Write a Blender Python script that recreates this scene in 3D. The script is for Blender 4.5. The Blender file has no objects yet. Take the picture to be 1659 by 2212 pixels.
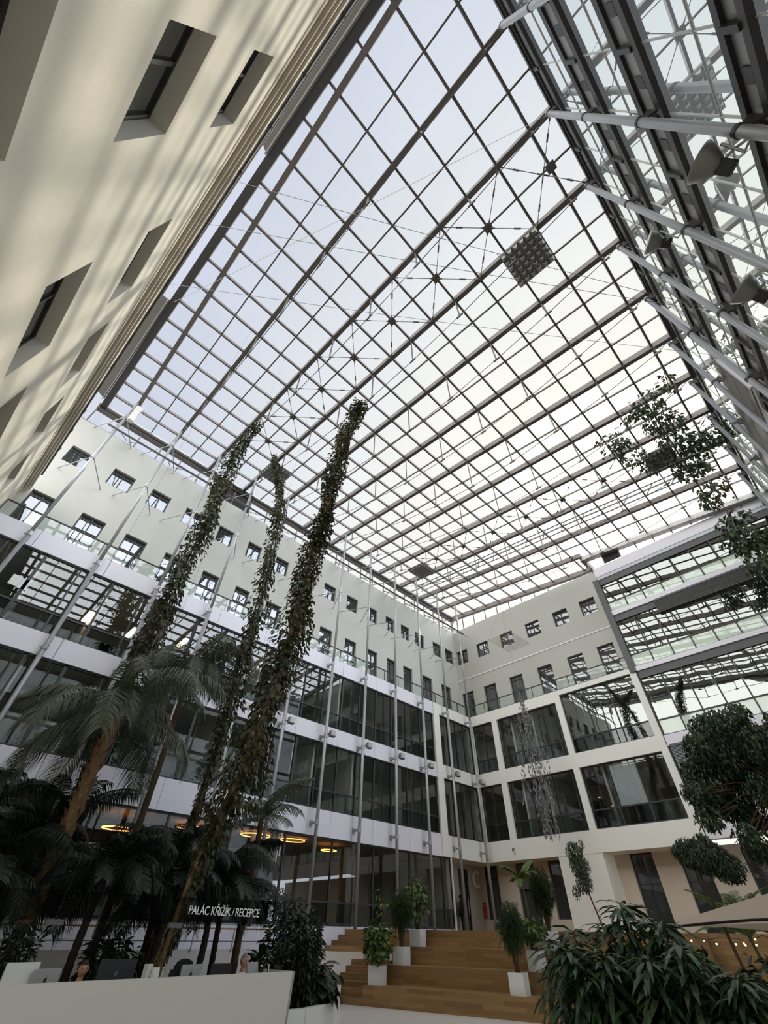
import bpy, bmesh, math, random
import numpy as np
from mathutils import Vector, Matrix
C = bpy.context.scene.collection
sc = bpy.context.scene
RND = random.Random(7)
PI = math.pi
# ------------------------------------------------------------------ camera
F, PITCH, ROLL, YAW, EYE = 902.97, 0.79167, 0.016974, 0.799878, 1.65
fh = np.array([math.cos(YAW), math.sin(YAW), 0]); rt = np.array([math.sin(YAW), -math.cos(YAW), 0]); up = np.array([0, 0, 1.])
fw = fh*math.cos(PITCH)+up*math.sin(PITCH); u0 = up*math.cos(PITCH)-fh*math.sin(PITCH)
cr = rt*math.cos(ROLL)+u0*math.sin(ROLL); cu = u0*math.cos(ROLL)-rt*math.sin(ROLL)
cam = bpy.data.cameras.new('camera'); camo = bpy.data.objects.new('camera', cam); C.objects.link(camo)
M = Matrix(((cr[0], cu[0], -fw[0], 0), (cr[1], cu[1], -fw[1], 0), (cr[2], cu[2], -fw[2], EYE), (0, 0, 0, 1)))
camo.matrix_world = M
cam.sensor_fit = 'VERTICAL'; cam.sensor_height = 36; cam.lens = F/2212*36; cam.clip_start = 0.05; cam.clip_end = 800
sc.camera = camo

def at(px, py, X=None, Y=None, Z=None):
    """point of the place seen at a photo pixel, on the wall X=, the wall Y= or the level Z="""
    v = cr*((px-829.5)/F)-cu*((py-1106)/F)+fw
    t = X/v[0] if X is not None else Y/v[1] if Y is not None else (Z-EYE)/v[2]
    return Vector((v[0]*t, v[1]*t, EYE+v[2]*t))

# ------------------------------------------------------------------ materials
def nodes(name):
    m = bpy.data.materials.new(name); m.use_nodes = True
    nt = m.node_tree; nt.nodes.clear()
    return m, nt, nt.nodes.new('ShaderNodeOutputMaterial')
def lin(c):
    return tuple(((x/255+.055)/1.055)**2.4 if x > 10 else x/255/12.92 for x in c)+(1,)
def mat(name, rgb, rough=.6, metal=0, var=.06, scale=4, bump=0, rgb2=None, spec=.5, trans=0):
    m, nt, out = nodes(name)
    p = nt.nodes.new('ShaderNodeBsdfPrincipled')
    p.inputs['Roughness'].default_value = rough; p.inputs['Metallic'].default_value = metal
    p.inputs['Specular IOR Level'].default_value = spec
    tc = nt.nodes.new('ShaderNodeTexCoord'); nz = nt.nodes.new('ShaderNodeTexNoise')
    nz.inputs['Scale'].default_value = scale; nz.inputs['Detail'].default_value = 5
    nt.links.new(tc.outputs['Object'], nz.inputs['Vector'])
    mx = nt.nodes.new('ShaderNodeMix'); mx.data_type = 'RGBA'
    c = lin(rgb); c2 = lin(rgb2) if rgb2 else tuple(x*(1-3*var) for x in c[:3])+(1,)
    mx.inputs[6].default_value = c; mx.inputs[7].default_value = c2
    nt.links.new(nz.outputs['Fac'], mx.inputs[0]); nt.links.new(mx.outputs[2], p.inputs['Base Color'])
    if bump:
        b = nt.nodes.new('ShaderNodeBump'); b.inputs['Strength'].default_value = bump; b.inputs['Distance'].default_value = .02
        n2 = nt.nodes.new('ShaderNodeTexNoise'); n2.inputs['Scale'].default_value = scale*12
        nt.links.new(tc.outputs['Object'], n2.inputs['Vector']); nt.links.new(n2.outputs['Fac'], b.inputs['Height']); nt.links.new(b.outputs['Normal'], p.inputs['Normal'])
    sh = p.outputs[0]
    if trans:
        tr = nt.nodes.new('ShaderNodeBsdfTranslucent'); nt.links.new(mx.outputs[2], tr.inputs['Color'])
        ms = nt.nodes.new('ShaderNodeMixShader'); ms.inputs[0].default_value = trans
        nt.links.new(sh, ms.inputs[1]); nt.links.new(tr.outputs[0], ms.inputs[2]); sh = ms.outputs[0]
    nt.links.new(sh, out.inputs['Surface'])
    return m
def glass(name, tint, ior=1.5, refl=(1, 1, 1), base=None, wave=0, rough=0, minfac=0.0):
    """a pane: Fresnel mirror over a tinted see-through (or an opaque dark base)"""
    m, nt, out = nodes(name)
    fr = nt.nodes.new('ShaderNodeFresnel'); ge = nt.nodes.new('ShaderNodeNewGeometry'); im = nt.nodes.new('ShaderNodeMix')
    im.inputs[2].default_value = ior; im.inputs[3].default_value = 1/ior      # same mirror from both sides of the pane
    nt.links.new(ge.outputs['Backfacing'], im.inputs[0]); nt.links.new(im.outputs[0], fr.inputs['IOR'])
    gl = nt.nodes.new('ShaderNodeBsdfGlossy'); gl.inputs['Color'].default_value = refl+(1,); gl.inputs['Roughness'].default_value = rough
    if base:
        tr = nt.nodes.new('ShaderNodeBsdfDiffuse'); tr.inputs['Color'].default_value = lin(base)
    else:
        tr = nt.nodes.new('ShaderNodeBsdfTransparent'); tr.inputs['Color'].default_value = tint+(1,)
    ms = nt.nodes.new('ShaderNodeMixShader')
    fac = fr.outputs[0]
    if minfac:
        mr = nt.nodes.new('ShaderNodeMapRange'); mr.inputs['To Min'].default_value = minfac; mr.inputs['To Max'].default_value = 1
        nt.links.new(fac, mr.inputs['Value']); fac = mr.outputs[0]
    if wave:
        tc = nt.nodes.new('ShaderNodeTexCoord'); nz = nt.nodes.new('ShaderNodeTexNoise'); nz.inputs['Scale'].default_value = .55; nz.inputs['Detail'].default_value = 1
        b = nt.nodes.new('ShaderNodeBump'); b.inputs['Strength'].default_value = wave; b.inputs['Distance'].default_value = .08
        nt.links.new(tc.outputs['Object'], nz.inputs['Vector']); nt.links.new(nz.outputs['Fac'], b.inputs['Height']); nt.links.new(b.outputs['Normal'], gl.inputs['Normal'])
    nt.links.new(fac, ms.inputs[0]); nt.links.new(tr.outputs[0], ms.inputs[1]); nt.links.new(gl.outputs[0], ms.inputs[2])
    nt.links.new(ms.outputs[0], out.inputs['Surface'])
    return m
def emit(name, rgb, s):
    m, nt, out = nodes(name)
    e = nt.nodes.new('ShaderNodeEmission'); e.inputs['Color'].default_value = lin(rgb); e.inputs['Strength'].default_value = s
    nt.links.new(e.outputs[0], out.inputs['Surface']); return m
def wood(name):
    m, nt, out = nodes(name)
    p = nt.nodes.new('ShaderNodeBsdfPrincipled'); p.inputs['Roughness'].default_value = .5
    tc = nt.nodes.new('ShaderNodeTexCoord'); mp = nt.nodes.new('ShaderNodeMapping'); mp.inputs['Rotation'].default_value = (0, 0, -.216+PI/2)
    nt.links.new(tc.outputs['Object'], mp.inputs['Vector'])
    sep = nt.nodes.new('ShaderNodeSeparateXYZ'); nt.links.new(mp.outputs[0], sep.inputs[0])
    ad = nt.nodes.new('ShaderNodeMath'); nt.links.new(sep.outputs['Y'], ad.inputs[0]); nt.links.new(sep.outputs['Z'], ad.inputs[1])
    cb = nt.nodes.new('ShaderNodeCombineXYZ'); nt.links.new(sep.outputs['X'], cb.inputs[0]); nt.links.new(ad.outputs[0], cb.inputs[1])
    br = nt.nodes.new('ShaderNodeTexBrick'); br.inputs['Scale'].default_value = 1; br.inputs['Brick Width'].default_value = 1.3; br.inputs['Row Height'].default_value = .1; br.inputs['Mortar Size'].default_value = .001
    br.inputs['Color1'].default_value = lin((168, 131, 84)); br.inputs['Color2'].default_value = lin((134, 103, 62)); br.inputs['Mortar'].default_value = lin((100, 70, 42)); br.inputs['Bias'].default_value = -.1
    nt.links.new(cb.outputs[0], br.inputs['Vector'])
    nz = nt.nodes.new('ShaderNodeTexNoise'); nz.inputs['Scale'].default_value = 3; nz.inputs['Detail'].default_value = 6
    m2 = nt.nodes.new('ShaderNodeMapping'); m2.inputs['Scale'].default_value = (1, 9, 9); nt.links.new(cb.outputs[0], m2.inputs['Vector']); nt.links.new(m2.outputs[0], nz.inputs['Vector'])
    mx = nt.nodes.new('ShaderNodeMix'); mx.data_type = 'RGBA'; mx.blend_type = 'MULTIPLY'; mx.inputs[0].default_value = .35
    nt.links.new(br.outputs['Color'], mx.inputs[6]); nt.links.new(nz.outputs['Color'], mx.inputs[7]); nt.links.new(mx.outputs[2], p.inputs['Base Color'])
    nt.links.new(p.outputs[0], out.inputs['Surface']); return m

MT = dict(
    cream=mat('cream_plaster', (238, 233, 218), .9, var=.015, scale=1.2, bump=.08),
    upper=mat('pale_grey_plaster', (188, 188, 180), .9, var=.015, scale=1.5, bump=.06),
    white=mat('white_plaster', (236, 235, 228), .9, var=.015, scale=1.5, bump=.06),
    beige_d=mat('grey_beige_plaster', (176, 168, 156), .9, var=.02, scale=2),
    beige=mat('beige_plaster', (205, 194, 180), .9, var=.02, scale=2),  # warm light on the wall is put into this base colour
    stripe=mat('cornice_shade', (188, 176, 162), .9, var=.02, scale=2),
    panel=mat('lilac_white_panel', (226, 224, 232), .45, var=.01, scale=.8),
    bluegrey=mat('pale_blue_grey_metal', (196, 201, 208), .5, var=.02, scale=1),
    steel=mat('painted_roof_steel', (104, 98, 94), .5, .3, var=.06, scale=2),
    steel_d=mat('dark_steel', (62, 60, 60), .5, .3, var=.05, scale=2),
    galv=mat('galvanised_pole', (168, 170, 173), .4, .3, var=.08, scale=9),
    alu=mat('grey_aluminium', (150, 150, 146), .45, .5, var=.05, scale=3),
    frame=mat('anthracite_frame', (52, 53, 54), .5, .2, var=.03),
    greyfin=mat('slate_grey_fin', (92, 92, 95), .6, 0, var=.04),
    dark=mat('dark_interior', (44, 43, 42), .9, var=.05),
    inner=mat('interior_wall', (196, 194, 184), .9, var=.03, scale=.6),
    innerw=mat('interior_white', (226, 224, 216), .9, var=.02, scale=.6),
    innerc=mat('interior_ceiling', (190, 190, 184), .9, var=.02),
    carpet=mat('interior_carpet', (84, 84, 82), .95, var=.08, scale=8),
    floor=mat('pale_resin_floor', (242, 236, 228), .3, var=.02, scale=.7),
    wood=wood('oak_boards'),
    desk=mat('white_lacquer', (214, 210, 202), .45, var=.01),
    pot=mat('white_pot', (226, 226, 222), .5, var=.01),
    soil=mat('potting_soil', (48, 38, 30), .95, var=.1, scale=30),
    bark=mat('brown_bark', (92, 70, 48), .9, var=.1, scale=14, rgb2=(60, 46, 32), bump=.3),
    palmbark=mat('golden_palm_bark', (152, 122, 86), .9, scale=8, rgb2=(90, 68, 46), bump=.4),
    darkbark=mat('dark_bark', (56, 47, 38), .9, var=.1, scale=14, rgb2=(34, 28, 23), bump=.3),
    redbark=mat('reddish_branches', (112, 66, 44), .9, scale=10, rgb2=(78, 44, 30)),
    greenstem=mat('green_cane', (84, 92, 54), .7, var=.1, scale=10),
    vine=mat('vine_leaf', (74, 80, 50), .45, scale=1.7, rgb2=(38, 50, 28), trans=.12),
    vinered=mat('autumn_vine_leaf', (102, 82, 54), .5, scale=1.7, rgb2=(52, 58, 34), trans=.12),
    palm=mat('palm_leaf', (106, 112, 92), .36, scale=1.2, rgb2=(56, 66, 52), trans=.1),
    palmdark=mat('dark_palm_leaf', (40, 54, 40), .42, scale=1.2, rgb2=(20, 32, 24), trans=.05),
    leaf=mat('fresh_leaf', (108, 132, 58), .42, scale=2, rgb2=(62, 88, 40), trans=.15),
    leafmid=mat('mid_green_leaf', (72, 96, 50), .45, scale=2, rgb2=(38, 58, 30), trans=.12),
    leafdark=mat('deep_green_leaf', (58, 72, 44), .36, scale=2, rgb2=(28, 40, 27), trans=.08),
    lance=mat('glossy_lance_leaf', (68, 98, 60), .32, scale=2.2, rgb2=(36, 62, 38), trans=.14),
    moss=mat('silvery_leaf', (150, 148, 152), .7, scale=3, rgb2=(104, 102, 106), trans=.1),
    black=mat('black_plastic', (24, 24, 26), .4, var=.02),
    silver=mat('silver_shell', (186, 187, 188), .35, .5, var=.02),
    paper=mat('white_paper', (238, 238, 234), .8, var=.01),
    canvas=mat('beige_canvas', (196, 178, 160), .9, var=.04, scale=3, trans=.15),
    red=mat('red_enamel', (176, 30, 30), .35, var=.02),
    skin=mat('skin', (206, 152, 126), .55, var=.04, scale=9),
    hair_g=mat('grey_hair', (150, 148, 146), .8, var=.1, scale=40),
    hair_b=mat('brown_hair', (70, 46, 32), .8, var=.1, scale=40),
    shirt_w=mat('white_shirt', (228, 228, 228), .85, var=.02),
    shirt_g=mat('grey_shirt', (96, 98, 106), .85, var=.04),
    cloth_b=mat('black_cloth', (18, 18, 20), .9, var=.05),
    mesh_p=mat('perforated_sheet', (120, 118, 112), .5, .5, var=.05, scale=3),
    glassrim=mat('pale_glass_edge', (196, 196, 192), .3, .2, var=.02),
    roofglass=glass('roof_glass', (.95, .96, .965), 1.18),
    curtain=glass('curtain_glass', (.70, .73, .71), 1.65, (.95, .97, .95)),
    curtain_d=glass('tinted_balustrade_glass', (.34, .40, .40), 1.65, (.9, .95, .95)),
    mirror=glass('mirror_glass', (.85, .9, .9), 1.8, (.88, .92, .90), minfac=.84),
    wavy=glass('reflective_facade_glass', (.5, .52, .5), 1.75, (.92, .97, .92), wave=.09, minfac=.1),
    spandrel=glass('pale_green_spandrel_glass', (1, 1, 1), 1.6, base=(208, 222, 206)),
    winglass=glass('window_glass', (1, 1, 1), 2.0, (.95, .97, .98), base=(58, 60, 60)),
    rail=glass('railing_glass', (.86, .93, .91), 1.5, (.95, 1, .98)),
    signglass=glass('smoked_sign', (.46, .47, .47), 1.06),
    glow=emit('warm_strip_light', (255, 160, 80), 2.2), tube=emit('lit_tube', (255, 214, 170), 6), bulb=emit('fairy_bulb', (255, 190, 120), 9), letters=mat('white_lettering', (250, 251, 250), .5, var=.01),
)
# ------------------------------------------------------------------ mesh builder
class MB:
    def __init__(s): s.v = []; s.f = []; s.m = []
    def add(s, vs, fs, m=0):
        o = len(s.v); s.v += [tuple(v) for v in vs]; s.f += [tuple(i+o for i in f) for f in fs]; s.m += [m]*len(fs); return s
    def box(s, x0, y0, z0, x1, y1, z1, m=0):
        return s.add([(x0, y0, z0), (x1, y0, z0), (x1, y1, z0), (x0, y1, z0), (x0, y0, z1), (x1, y0, z1), (x1, y1, z1), (x0, y1, z1)],
                     [(3, 2, 1, 0), (4, 5, 6, 7), (0, 1, 5, 4), (1, 2, 6, 5), (2, 3, 7, 6), (3, 0, 4, 7)], m)
    def bar(s, a, b, w, h, m=0, upv=(0, 0, 1)):
        """box bar from a to b, width w across, height h along upv"""
        a = Vector(a); b = Vector(b); d = (b-a).normalized(); r = d.cross(Vector(upv))
        if r.length < 1e-4: r = d.cross(Vector((1, 0, 0)))
        r.normalize(); n = r.cross(d)
        c = [r*w/2*i+n*h/2*j for i, j in ((-1, -1), (1, -1), (1, 1), (-1, 1))]
        return s.add([a+x for x in c]+[b+x for x in c], [(0, 1, 2, 3), (7, 6, 5, 4), (0, 4, 5, 1), (1, 5, 6, 2), (2, 6, 7, 3), (3, 7, 4, 0)], m)
    def tube(s, pts, r, n=8, m=0, cap=True):
        pts = [Vector(p) for p in pts]; rs = r if isinstance(r, (list, tuple)) else [r]*len(pts)
        o = len(s.v); prev = None; k = len(pts)
        for i, p in enumerate(pts):
            d = (pts[min(i+1, k-1)]-pts[max(i-1, 0)]).normalized()
            if prev is None:
                a = Vector((0, 0, 1)) if abs(d.z) < .9 else Vector((1, 0, 0)); e = d.cross(a).normalized()
            else: e = (prev-d*prev.dot(d)).normalized()
            prev = e; g = d.cross(e)
            for q in range(n):
                t = 2*PI*q/n; s.v.append(tuple(p+(e*math.cos(t)+g*math.sin(t))*rs[i]))
        fs = [(o+i*n+q, o+i*n+(q+1) % n, o+(i+1)*n+(q+1) % n, o+(i+1)*n+q) for i in range(k-1) for q in range(n)]
        if cap: fs += [tuple(o+q for q in range(n))[::-1], tuple(o+(k-1)*n+q for q in range(n))]
        s.f += fs; s.m += [m]*len(fs); return s
    def lathe(s, prof, n=16, c=(0, 0, 0), m=0):
        o = len(s.v)
        for r, z in prof:
            for q in range(n):
                t = 2*PI*q/n; s.v.append((c[0]+r*math.cos(t), c[1]+r*math.sin(t), c[2]+z))
        fs = [(o+i*n+q, o+i*n+(q+1) % n, o+(i+1)*n+(q+1) % n, o+(i+1)*n+q) for i in range(len(prof)-1) for q in range(n)]
        s.f += fs; s.m += [m]*len(fs); return s
    def build(s, name, mats, parent=None, smooth=False, bevel=0):
        me = bpy.data.meshes.new(name)
        off = base_of(parent)
        vs = [(v[0]-off[0], v[1]-off[1], v[2]-off[2]) for v in s.v]
        me.from_pydata(vs, [], s.f)
        for m in (mats if isinstance(mats, (list, tuple)) else [mats]): me.materials.append(MT[m] if isinstance(m, str) else m)
        if len(me.materials) > 1: me.polygons.foreach_set('material_index', s.m)
        if smooth: me.polygons.foreach_set('use_smooth', [True]*len(me.polygons))
        me.update()
        o = bpy.data.objects.new(name, me); C.objects.link(o)
        if parent is not None: o.parent = parent
        if bevel:
            b = o.modifiers.new('bevel', 'BEVEL'); b.width = bevel; b.segments = 2; b.limit_method = 'ANGLE'
        return o
def base_of(o):
    p = Vector((0, 0, 0))
    while o is not None: p += o.location; o = o.parent
    return p
def tag(o, label=None, cat=None, group=None, kind=None):
    if label: o['label'] = label
    if cat: o['category'] = cat
    if group: o['group'] = group
    if kind: o['kind'] = kind
    return o
def empty(name, loc=(0, 0, 0)):
    o = bpy.data.objects.new(name, None); o.location = loc; o.empty_display_size = .2; C.objects.link(o); return o
def thing(name, label, cat, loc=(0, 0, 0), group=None): return tag(empty(name, loc), label, cat, group)
def struct(name, label, loc=(0, 0, 0)): return tag(empty(name, loc), label, name.split('_')[0], kind='structure')
def st(o, label): return tag(o, label, o.name.split('_')[0].split('.')[0], kind='structure')
def copy_tree(o, parent=None):
    c = o.copy(); C.objects.link(c); c.parent = parent
    for ch in list(o.children): copy_tree(ch, c)
    return c
def ordinal(n):
    return ['first', 'second', 'third', 'fourth', 'fifth', 'sixth', 'seventh', 'eighth', 'ninth', 'tenth', 'eleventh', 'twelfth', 'thirteenth', 'fourteenth', 'fifteenth', 'sixteenth'][n]
WIN = [0]; TRIM = [0]
def wname(): WIN[0] += 1; return 'window_%d' % WIN[0]
def tname(): TRIM[0] += 1; return 'trim_%d' % TRIM[0]

# ------------------------------------------------------------------ wall with openings: axes u (along), z; P(u,z,depth) -> world
def wall(name, label, P, u0, u1, z0, z1, holes, m, depth=.3, extra=None):
    mb = MB()
    us = sorted({u0, u1, *[x for h in holes for x in h[:2]]}); zs = sorted({z0, z1, *[x for h in holes for x in h[2:4]]})
    us = [u for u in us if u0 <= u <= u1]; zs = [z for z in zs if z0 <= z <= z1]
    for i in range(len(us)-1):
        for j in range(len(zs)-1):
            a, b, c, d = us[i], us[i+1], zs[j], zs[j+1]
            if any(h[0] <= a+1e-6 and h[1] >= b-1e-6 and h[2] <= c+1e-6 and h[3] >= d-1e-6 for h in holes): continue
            mb.add([P(a, c, 0), P(b, c, 0), P(b, d, 0), P(a, d, 0)], [(0, 1, 2, 3)])
    for h in holes:
        a, b, c, d = h[:4]
        for q in (((a, c), (b, c)), ((b, c), (b, d)), ((b, d), (a, d)), ((a, d), (a, c))):
            (p1, p2) = q
            mb.add([P(*p1, 0), P(*p2, 0), P(*p2, depth), P(*p1, depth)], [(0, 1, 2, 3)])
    # rear sheet so that daylight does not pass through the building
    mb.add([P(u0, z0, depth+.06), P(u1, z0, depth+.06), P(u1, z1, depth+.06), P(u0, z1, depth+.06)], [(3, 2, 1, 0)])
    mb.add([P(u0, z1, 0), P(u1, z1, 0), P(u1, z1, depth+.06), P(u0, z1, depth+.06)], [(0, 1, 2, 3)])
    for u in (u0, u1): mb.add([P(u, z0, 0), P(u, z1, 0), P(u, z1, depth+.06), P(u, z0, depth+.06)], [(0, 1, 2, 3)])
    o = mb.build(name, m)
    return st(o, label)
def window(label, P, h, dep, fr=.07, mull=(), trans=(), g='winglass', fd=.08, fm='frame', sub=None):
    """a framed window: frame mesh (the window itself) with its pane as a part"""
    a, b, c, d = h[:4]; mb = MB()
    def bx(ua, ub, za, zb):
        k = [P(u, z, e) for e in (dep-fd, dep) for (u, z) in ((ua, za), (ub, za), (ub, zb), (ua, zb))]
        mb.add(k, [(0, 1, 2, 3), (7, 6, 5, 4), (0, 4, 5, 1), (1, 5, 6, 2), (2, 6, 7, 3), (3, 7, 4, 0)])
    bx(a, a+fr, c, d); bx(b-fr, b, c, d); bx(a+fr, b-fr, c, c+fr); bx(a+fr, b-fr, d-fr, d)
    for u in mull: bx(u-fr*.45, u+fr*.45, c+fr, d-fr)
    for z in trans: bx(a+fr, b-fr, z-fr*.4, z+fr*.4)
    o = st(mb.build(wname(), fm), label)
    p = MB().add([P(a+fr*.5, c+fr*.5, dep-fd*.5), P(b-fr*.5, c+fr*.5, dep-fd*.5), P(b-fr*.5, d-fr*.5, dep-fd*.5), P(a+fr*.5, d-fr*.5, dep-fd*.5)], [(0, 1, 2, 3)]).build('pane', g, o)
    return o
SKY, SUN, EXPO, BACK_FILL, SIDE_FILL = .43, .95, 1.33, 13, 7  # last two: gains of bright sky lobes added to light the walls
# ================================================================== THE SETTING
XB, YB, XU, YU, YG = 28.985, 19.85, 30.42, 21.5, -3.8
TER = 1.82
def rz(y): return 21.667+.097032*y
def bx_(i): return -1.386+2.7089*i
def pole_x(i): return -1.471+2.7089*i
def py_(j): return -.174+1.3511*j
def xn(y): return -2.09-.0425*y

fl = MB(); fl.box(-9, -9, -.3, 34, 30, 0); st(fl.build('floor', 'floor'), 'pale polished floor of the atrium hall')

# ---- glazed roof
roof = struct('ceiling', 'glazed sloping roof on grey steel beams over the whole atrium')
def xend(y): return 30.45 if y > 7.4 else 28.95
for i in range(12):
    X = bx_(i); y0 = -3.7 if i < 11 else 7.3
    MB().bar((X, y0, rz(y0)+.16), (X, 21.45, rz(21.45)+.16), .2, .36).build('beam', 'steel', roof)
for j in range(-2, 16):
    y = py_(j); x0 = -1.85-.0434*y
    MB().bar((x0, y, rz(y)+.14), (xend(y), y, rz(y)+.14), .085, .17).build('purlin', 'steel', roof)
for i in range(11):
    X = bx_(i+.5)
    MB().bar((X, -3.7, rz(-3.7)+.17), (X, 21.45, rz(21.45)+.17), .06, .09).build('glazing_bar', 'steel', roof)
def xf(y): return -2.02-.0485*y
g = MB(); a, b = -3.8, 21.6
g.add([(xf(a)+.1, a, rz(a)+.3), (28.9, a, rz(a)+.3), (28.9, 7.4, rz(7.4)+.3), (xf(7.4)+.1, 7.4, rz(7.4)+.3)], [(0, 1, 2, 3)])
g.add([(xf(7.4)+.1, 7.4, rz(7.4)+.3), (30.5, 7.4, rz(7.4)+.3), (30.5, b, rz(b)+.3), (xf(b)+.1, b, rz(b)+.3)], [(0, 1, 2, 3)])
g.build('glass_sheet', 'roofglass', roof)
e = MB()
for (ya, yb) in ((-3.8, 21.6),):
    A = Vector((xf(ya), ya, rz(ya)+.05)); B = Vector((xf(yb), yb, rz(yb)+.05))
    e.bar(A+Vector((.13, 0, .1)), B+Vector((.2, 0, .1)), .32, .4)
e.build('edge_beam', 'steel_d', roof)
MB().box(-3.1, 21.45, rz(21.5)-.2, 30.5, 21.75, rz(21.5)+.3).build('edge_beam', 'steel', roof)
MB().box(-3.1, 21.2, rz(21.3)-.02, 30.4, 21.45, rz(21.3)+.12).build('gutter', 'alu', roof)
MB().bar((30.55, 7.4, rz(7.4)+.05), (30.55, 21.5, rz(21.5)+.05), .3, .4).build('edge_beam', 'steel', roof)
MB().bar((28.75, -3.8, rz(-3.8)-.05), (28.75, 7.4, rz(7.4)-.05), .45, .34).build('edge_beam', 'alu', roof)
MB().box(28.6, 7.25, rz(7.4)-.25, 30.6, 7.5, rz(7.4)+.25).build('edge_beam', 'steel', roof)
# trusses under the beams: struts, rods and cross bracing
for i in range(1, 11):
    X = bx_(i); low = [Vector((X, -3.6, rz(-3.6)))]
    for j in range(-2, 15, 2):
        y = py_(j); L = 2.3*math.sin(PI*(j+3.2)/19.2); q = Vector((X, y, rz(y)-L)); low.append(q)
        s = MB().tube([(X, y, rz(y)), q], .035, 6)
        s.bar(q+Vector((0, -.16, -.0)), q+Vector((0, .16, .0)), .05, .1)
        s.build('strut', 'steel', roof)
    low.append(Vector((X, 21.3, rz(21.3))))
    MB().tube(low, .016, 5).build('tension_rod', 'steel_d', roof)
for i in (2, 8):
    for j in range(-3, 13, 2):
        xa, xb, ya, yb = bx_(i), bx_(i+1), py_(j), py_(j+2); xm = (xa+xb)/2; ym = py_(j+1)
        if ya < -3.8: ya = -3.6
        r = MB()
        for (p, q) in (((xa, ya), (xb, yb)), ((xa, yb), (xb, ya))):
            A = Vector((p[0], p[1], rz(p[1])-.03)); B = Vector((q[0], q[1], rz(q[1])-.03)); r.tube([A, B], .014, 5)
            for t in (.2, .8): r.tube([A.lerp(B, t-.035), A.lerp(B, t+.035)], .034, 6)
            for t in (.04, .46, .54, .96): r.tube([A.lerp(B, t-.03), A.lerp(B, t+.03)], .028, 6)
        r.box(xm-.16, ym-.16, rz(ym)-.03, xm+.16, ym+.16, rz(ym)+.02)
        r.build('cross_brace', 'steel', roof)

# ---- near-left cream wall (runs away from the camera, slightly splayed)
def PN(u, z, d=0): return (xn(u)-d, u-.0425*d*0, z)
nh = [(1.26, 2.74, 8.62, 10.34), (1.26, 2.75, 12.56, 14.3), (1.33, 2.76, 4.7, 6.56), (5.24, 7.5, 12.53, 13.95), (5.22, 7.48, 8.66, 10.08), (8.79, 11.0, 12.67, 13.82),
      (8.79, 11.0, 8.7, 10.05), (5.22, 7.48, 4.7, 6.3), (8.79, 11.0, 4.7, 6.1), (12.2, 14.3, 12.7, 13.8), (12.2, 14.3, 8.7, 10.0), (-2.3, -.6, 8.62, 10.34), (-2.3, -.6, 12.56, 14.3), (15.5, 17.4, 12.7, 13.75)]
wall('wall_near', 'tall cream plaster wall at the left edge, sunlit and dappled', PN, -4.5, 21.5, 0, 15.75, nh, 'cream', .34)
for k, h in enumerate(nh):
    window('deep-set dark window in the cream wall, %s row up, %s along from the camera' % (ordinal(int((h[2]-4.6)//3.7)+1), ordinal(int((h[0]+3)//3.6))), PN, h, .32, fr=.07, mull=((h[0]+h[1])/2-.08,), fd=.07)
tr = struct(tname(), 'stepped plaster cornice along the top of the cream wall')
steps = [(15.75, 15.98, .03, 'cream'), (15.98, 16.1, .13, 'cream'), (16.1, 16.25, .2, 'cream'), (16.25, 16.5, .27, 'cream')]
for (za, zb, d, m) in steps:
    s = MB(); k = [(xn(-4.5)-.4, -4.5), (xn(-4.5)+d, -4.5), (xn(21.3)+d, 21.3), (xn(21.3)-.4, 21.3)]
    s.add([(x, y, za) for x, y in k]+[(x, y, zb) for x, y in k], [(3, 2, 1, 0), (4, 5, 6, 7), (0, 1, 5, 4), (1, 2, 6, 5), (2, 3, 7, 6), (3, 0, 4, 7)])
    s.build('moulding', m, tr)
for (d0, d1, z) in ((.05, .1, 15.97), (.15, .19, 16.09), (.215, .25, 16.24)):  # taupe strips paint the shade under each cornice step
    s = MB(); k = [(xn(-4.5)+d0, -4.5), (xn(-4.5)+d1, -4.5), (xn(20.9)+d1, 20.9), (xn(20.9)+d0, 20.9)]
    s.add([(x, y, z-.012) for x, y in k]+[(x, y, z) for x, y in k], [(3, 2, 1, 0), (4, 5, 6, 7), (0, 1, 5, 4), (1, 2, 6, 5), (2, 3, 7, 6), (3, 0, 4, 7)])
    s.build('shade_line', 'stripe', tr)
t = thing('gutter_pipe', 'dark gutter pipe on short brackets along the cream wall cornice', 'pipe')
MB().tube([(xn(-3.6)+.3, -3.6, 16.62), (xn(20.3)+.28, 20.3, 16.62)], .05, 8).build('pipe', 'steel_d', t)
MB().tube([(xn(-3.6)+.36, -3.6, 16.8), (xn(9)+.32, 9, 16.8)], .035, 8).build('pipe', 'galv', t)
for k in range(16):
    y = -3+1.4*k; MB().box(xn(y)+.1, y-.03, 16.5, xn(y)+.36, y+.03, 16.66).build('bracket', 'steel_d', t)
for (ya, yb, nm) in ((-3.6, 4.3, 'long grey sun-shade sheet between the cream wall and the roof, nearest end'), (12.2, 20.6, 'grey sun-shade sheet between the cream wall and the roof, far end')):
    t = thing('shade_sheet', nm, 'sun shade')
    s = MB(); k = [(-3.6-.04*ya, ya), (xf(ya)+.02, ya), (xf(yb)+.02, yb), (-3.35-.045*yb, yb-.8)]
    s.add([(x, y, rz(y)-.12) for x, y in k]+[(x, y, rz(y)-.06) for x, y in k], [(3, 2, 1, 0), (4, 5, 6, 7), (0, 1, 5, 4), (1, 2, 6, 5), (2, 3, 7, 6), (3, 0, 4, 7)]); s.build('sheet', 'mesh_p', t)
    MB().bar((xf(ya)-.05, ya, rz(ya)-.2), (xf(yb)-.05, yb, rz(yb)-.2), .05, .06).build('rail', 'galv', t)

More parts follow.
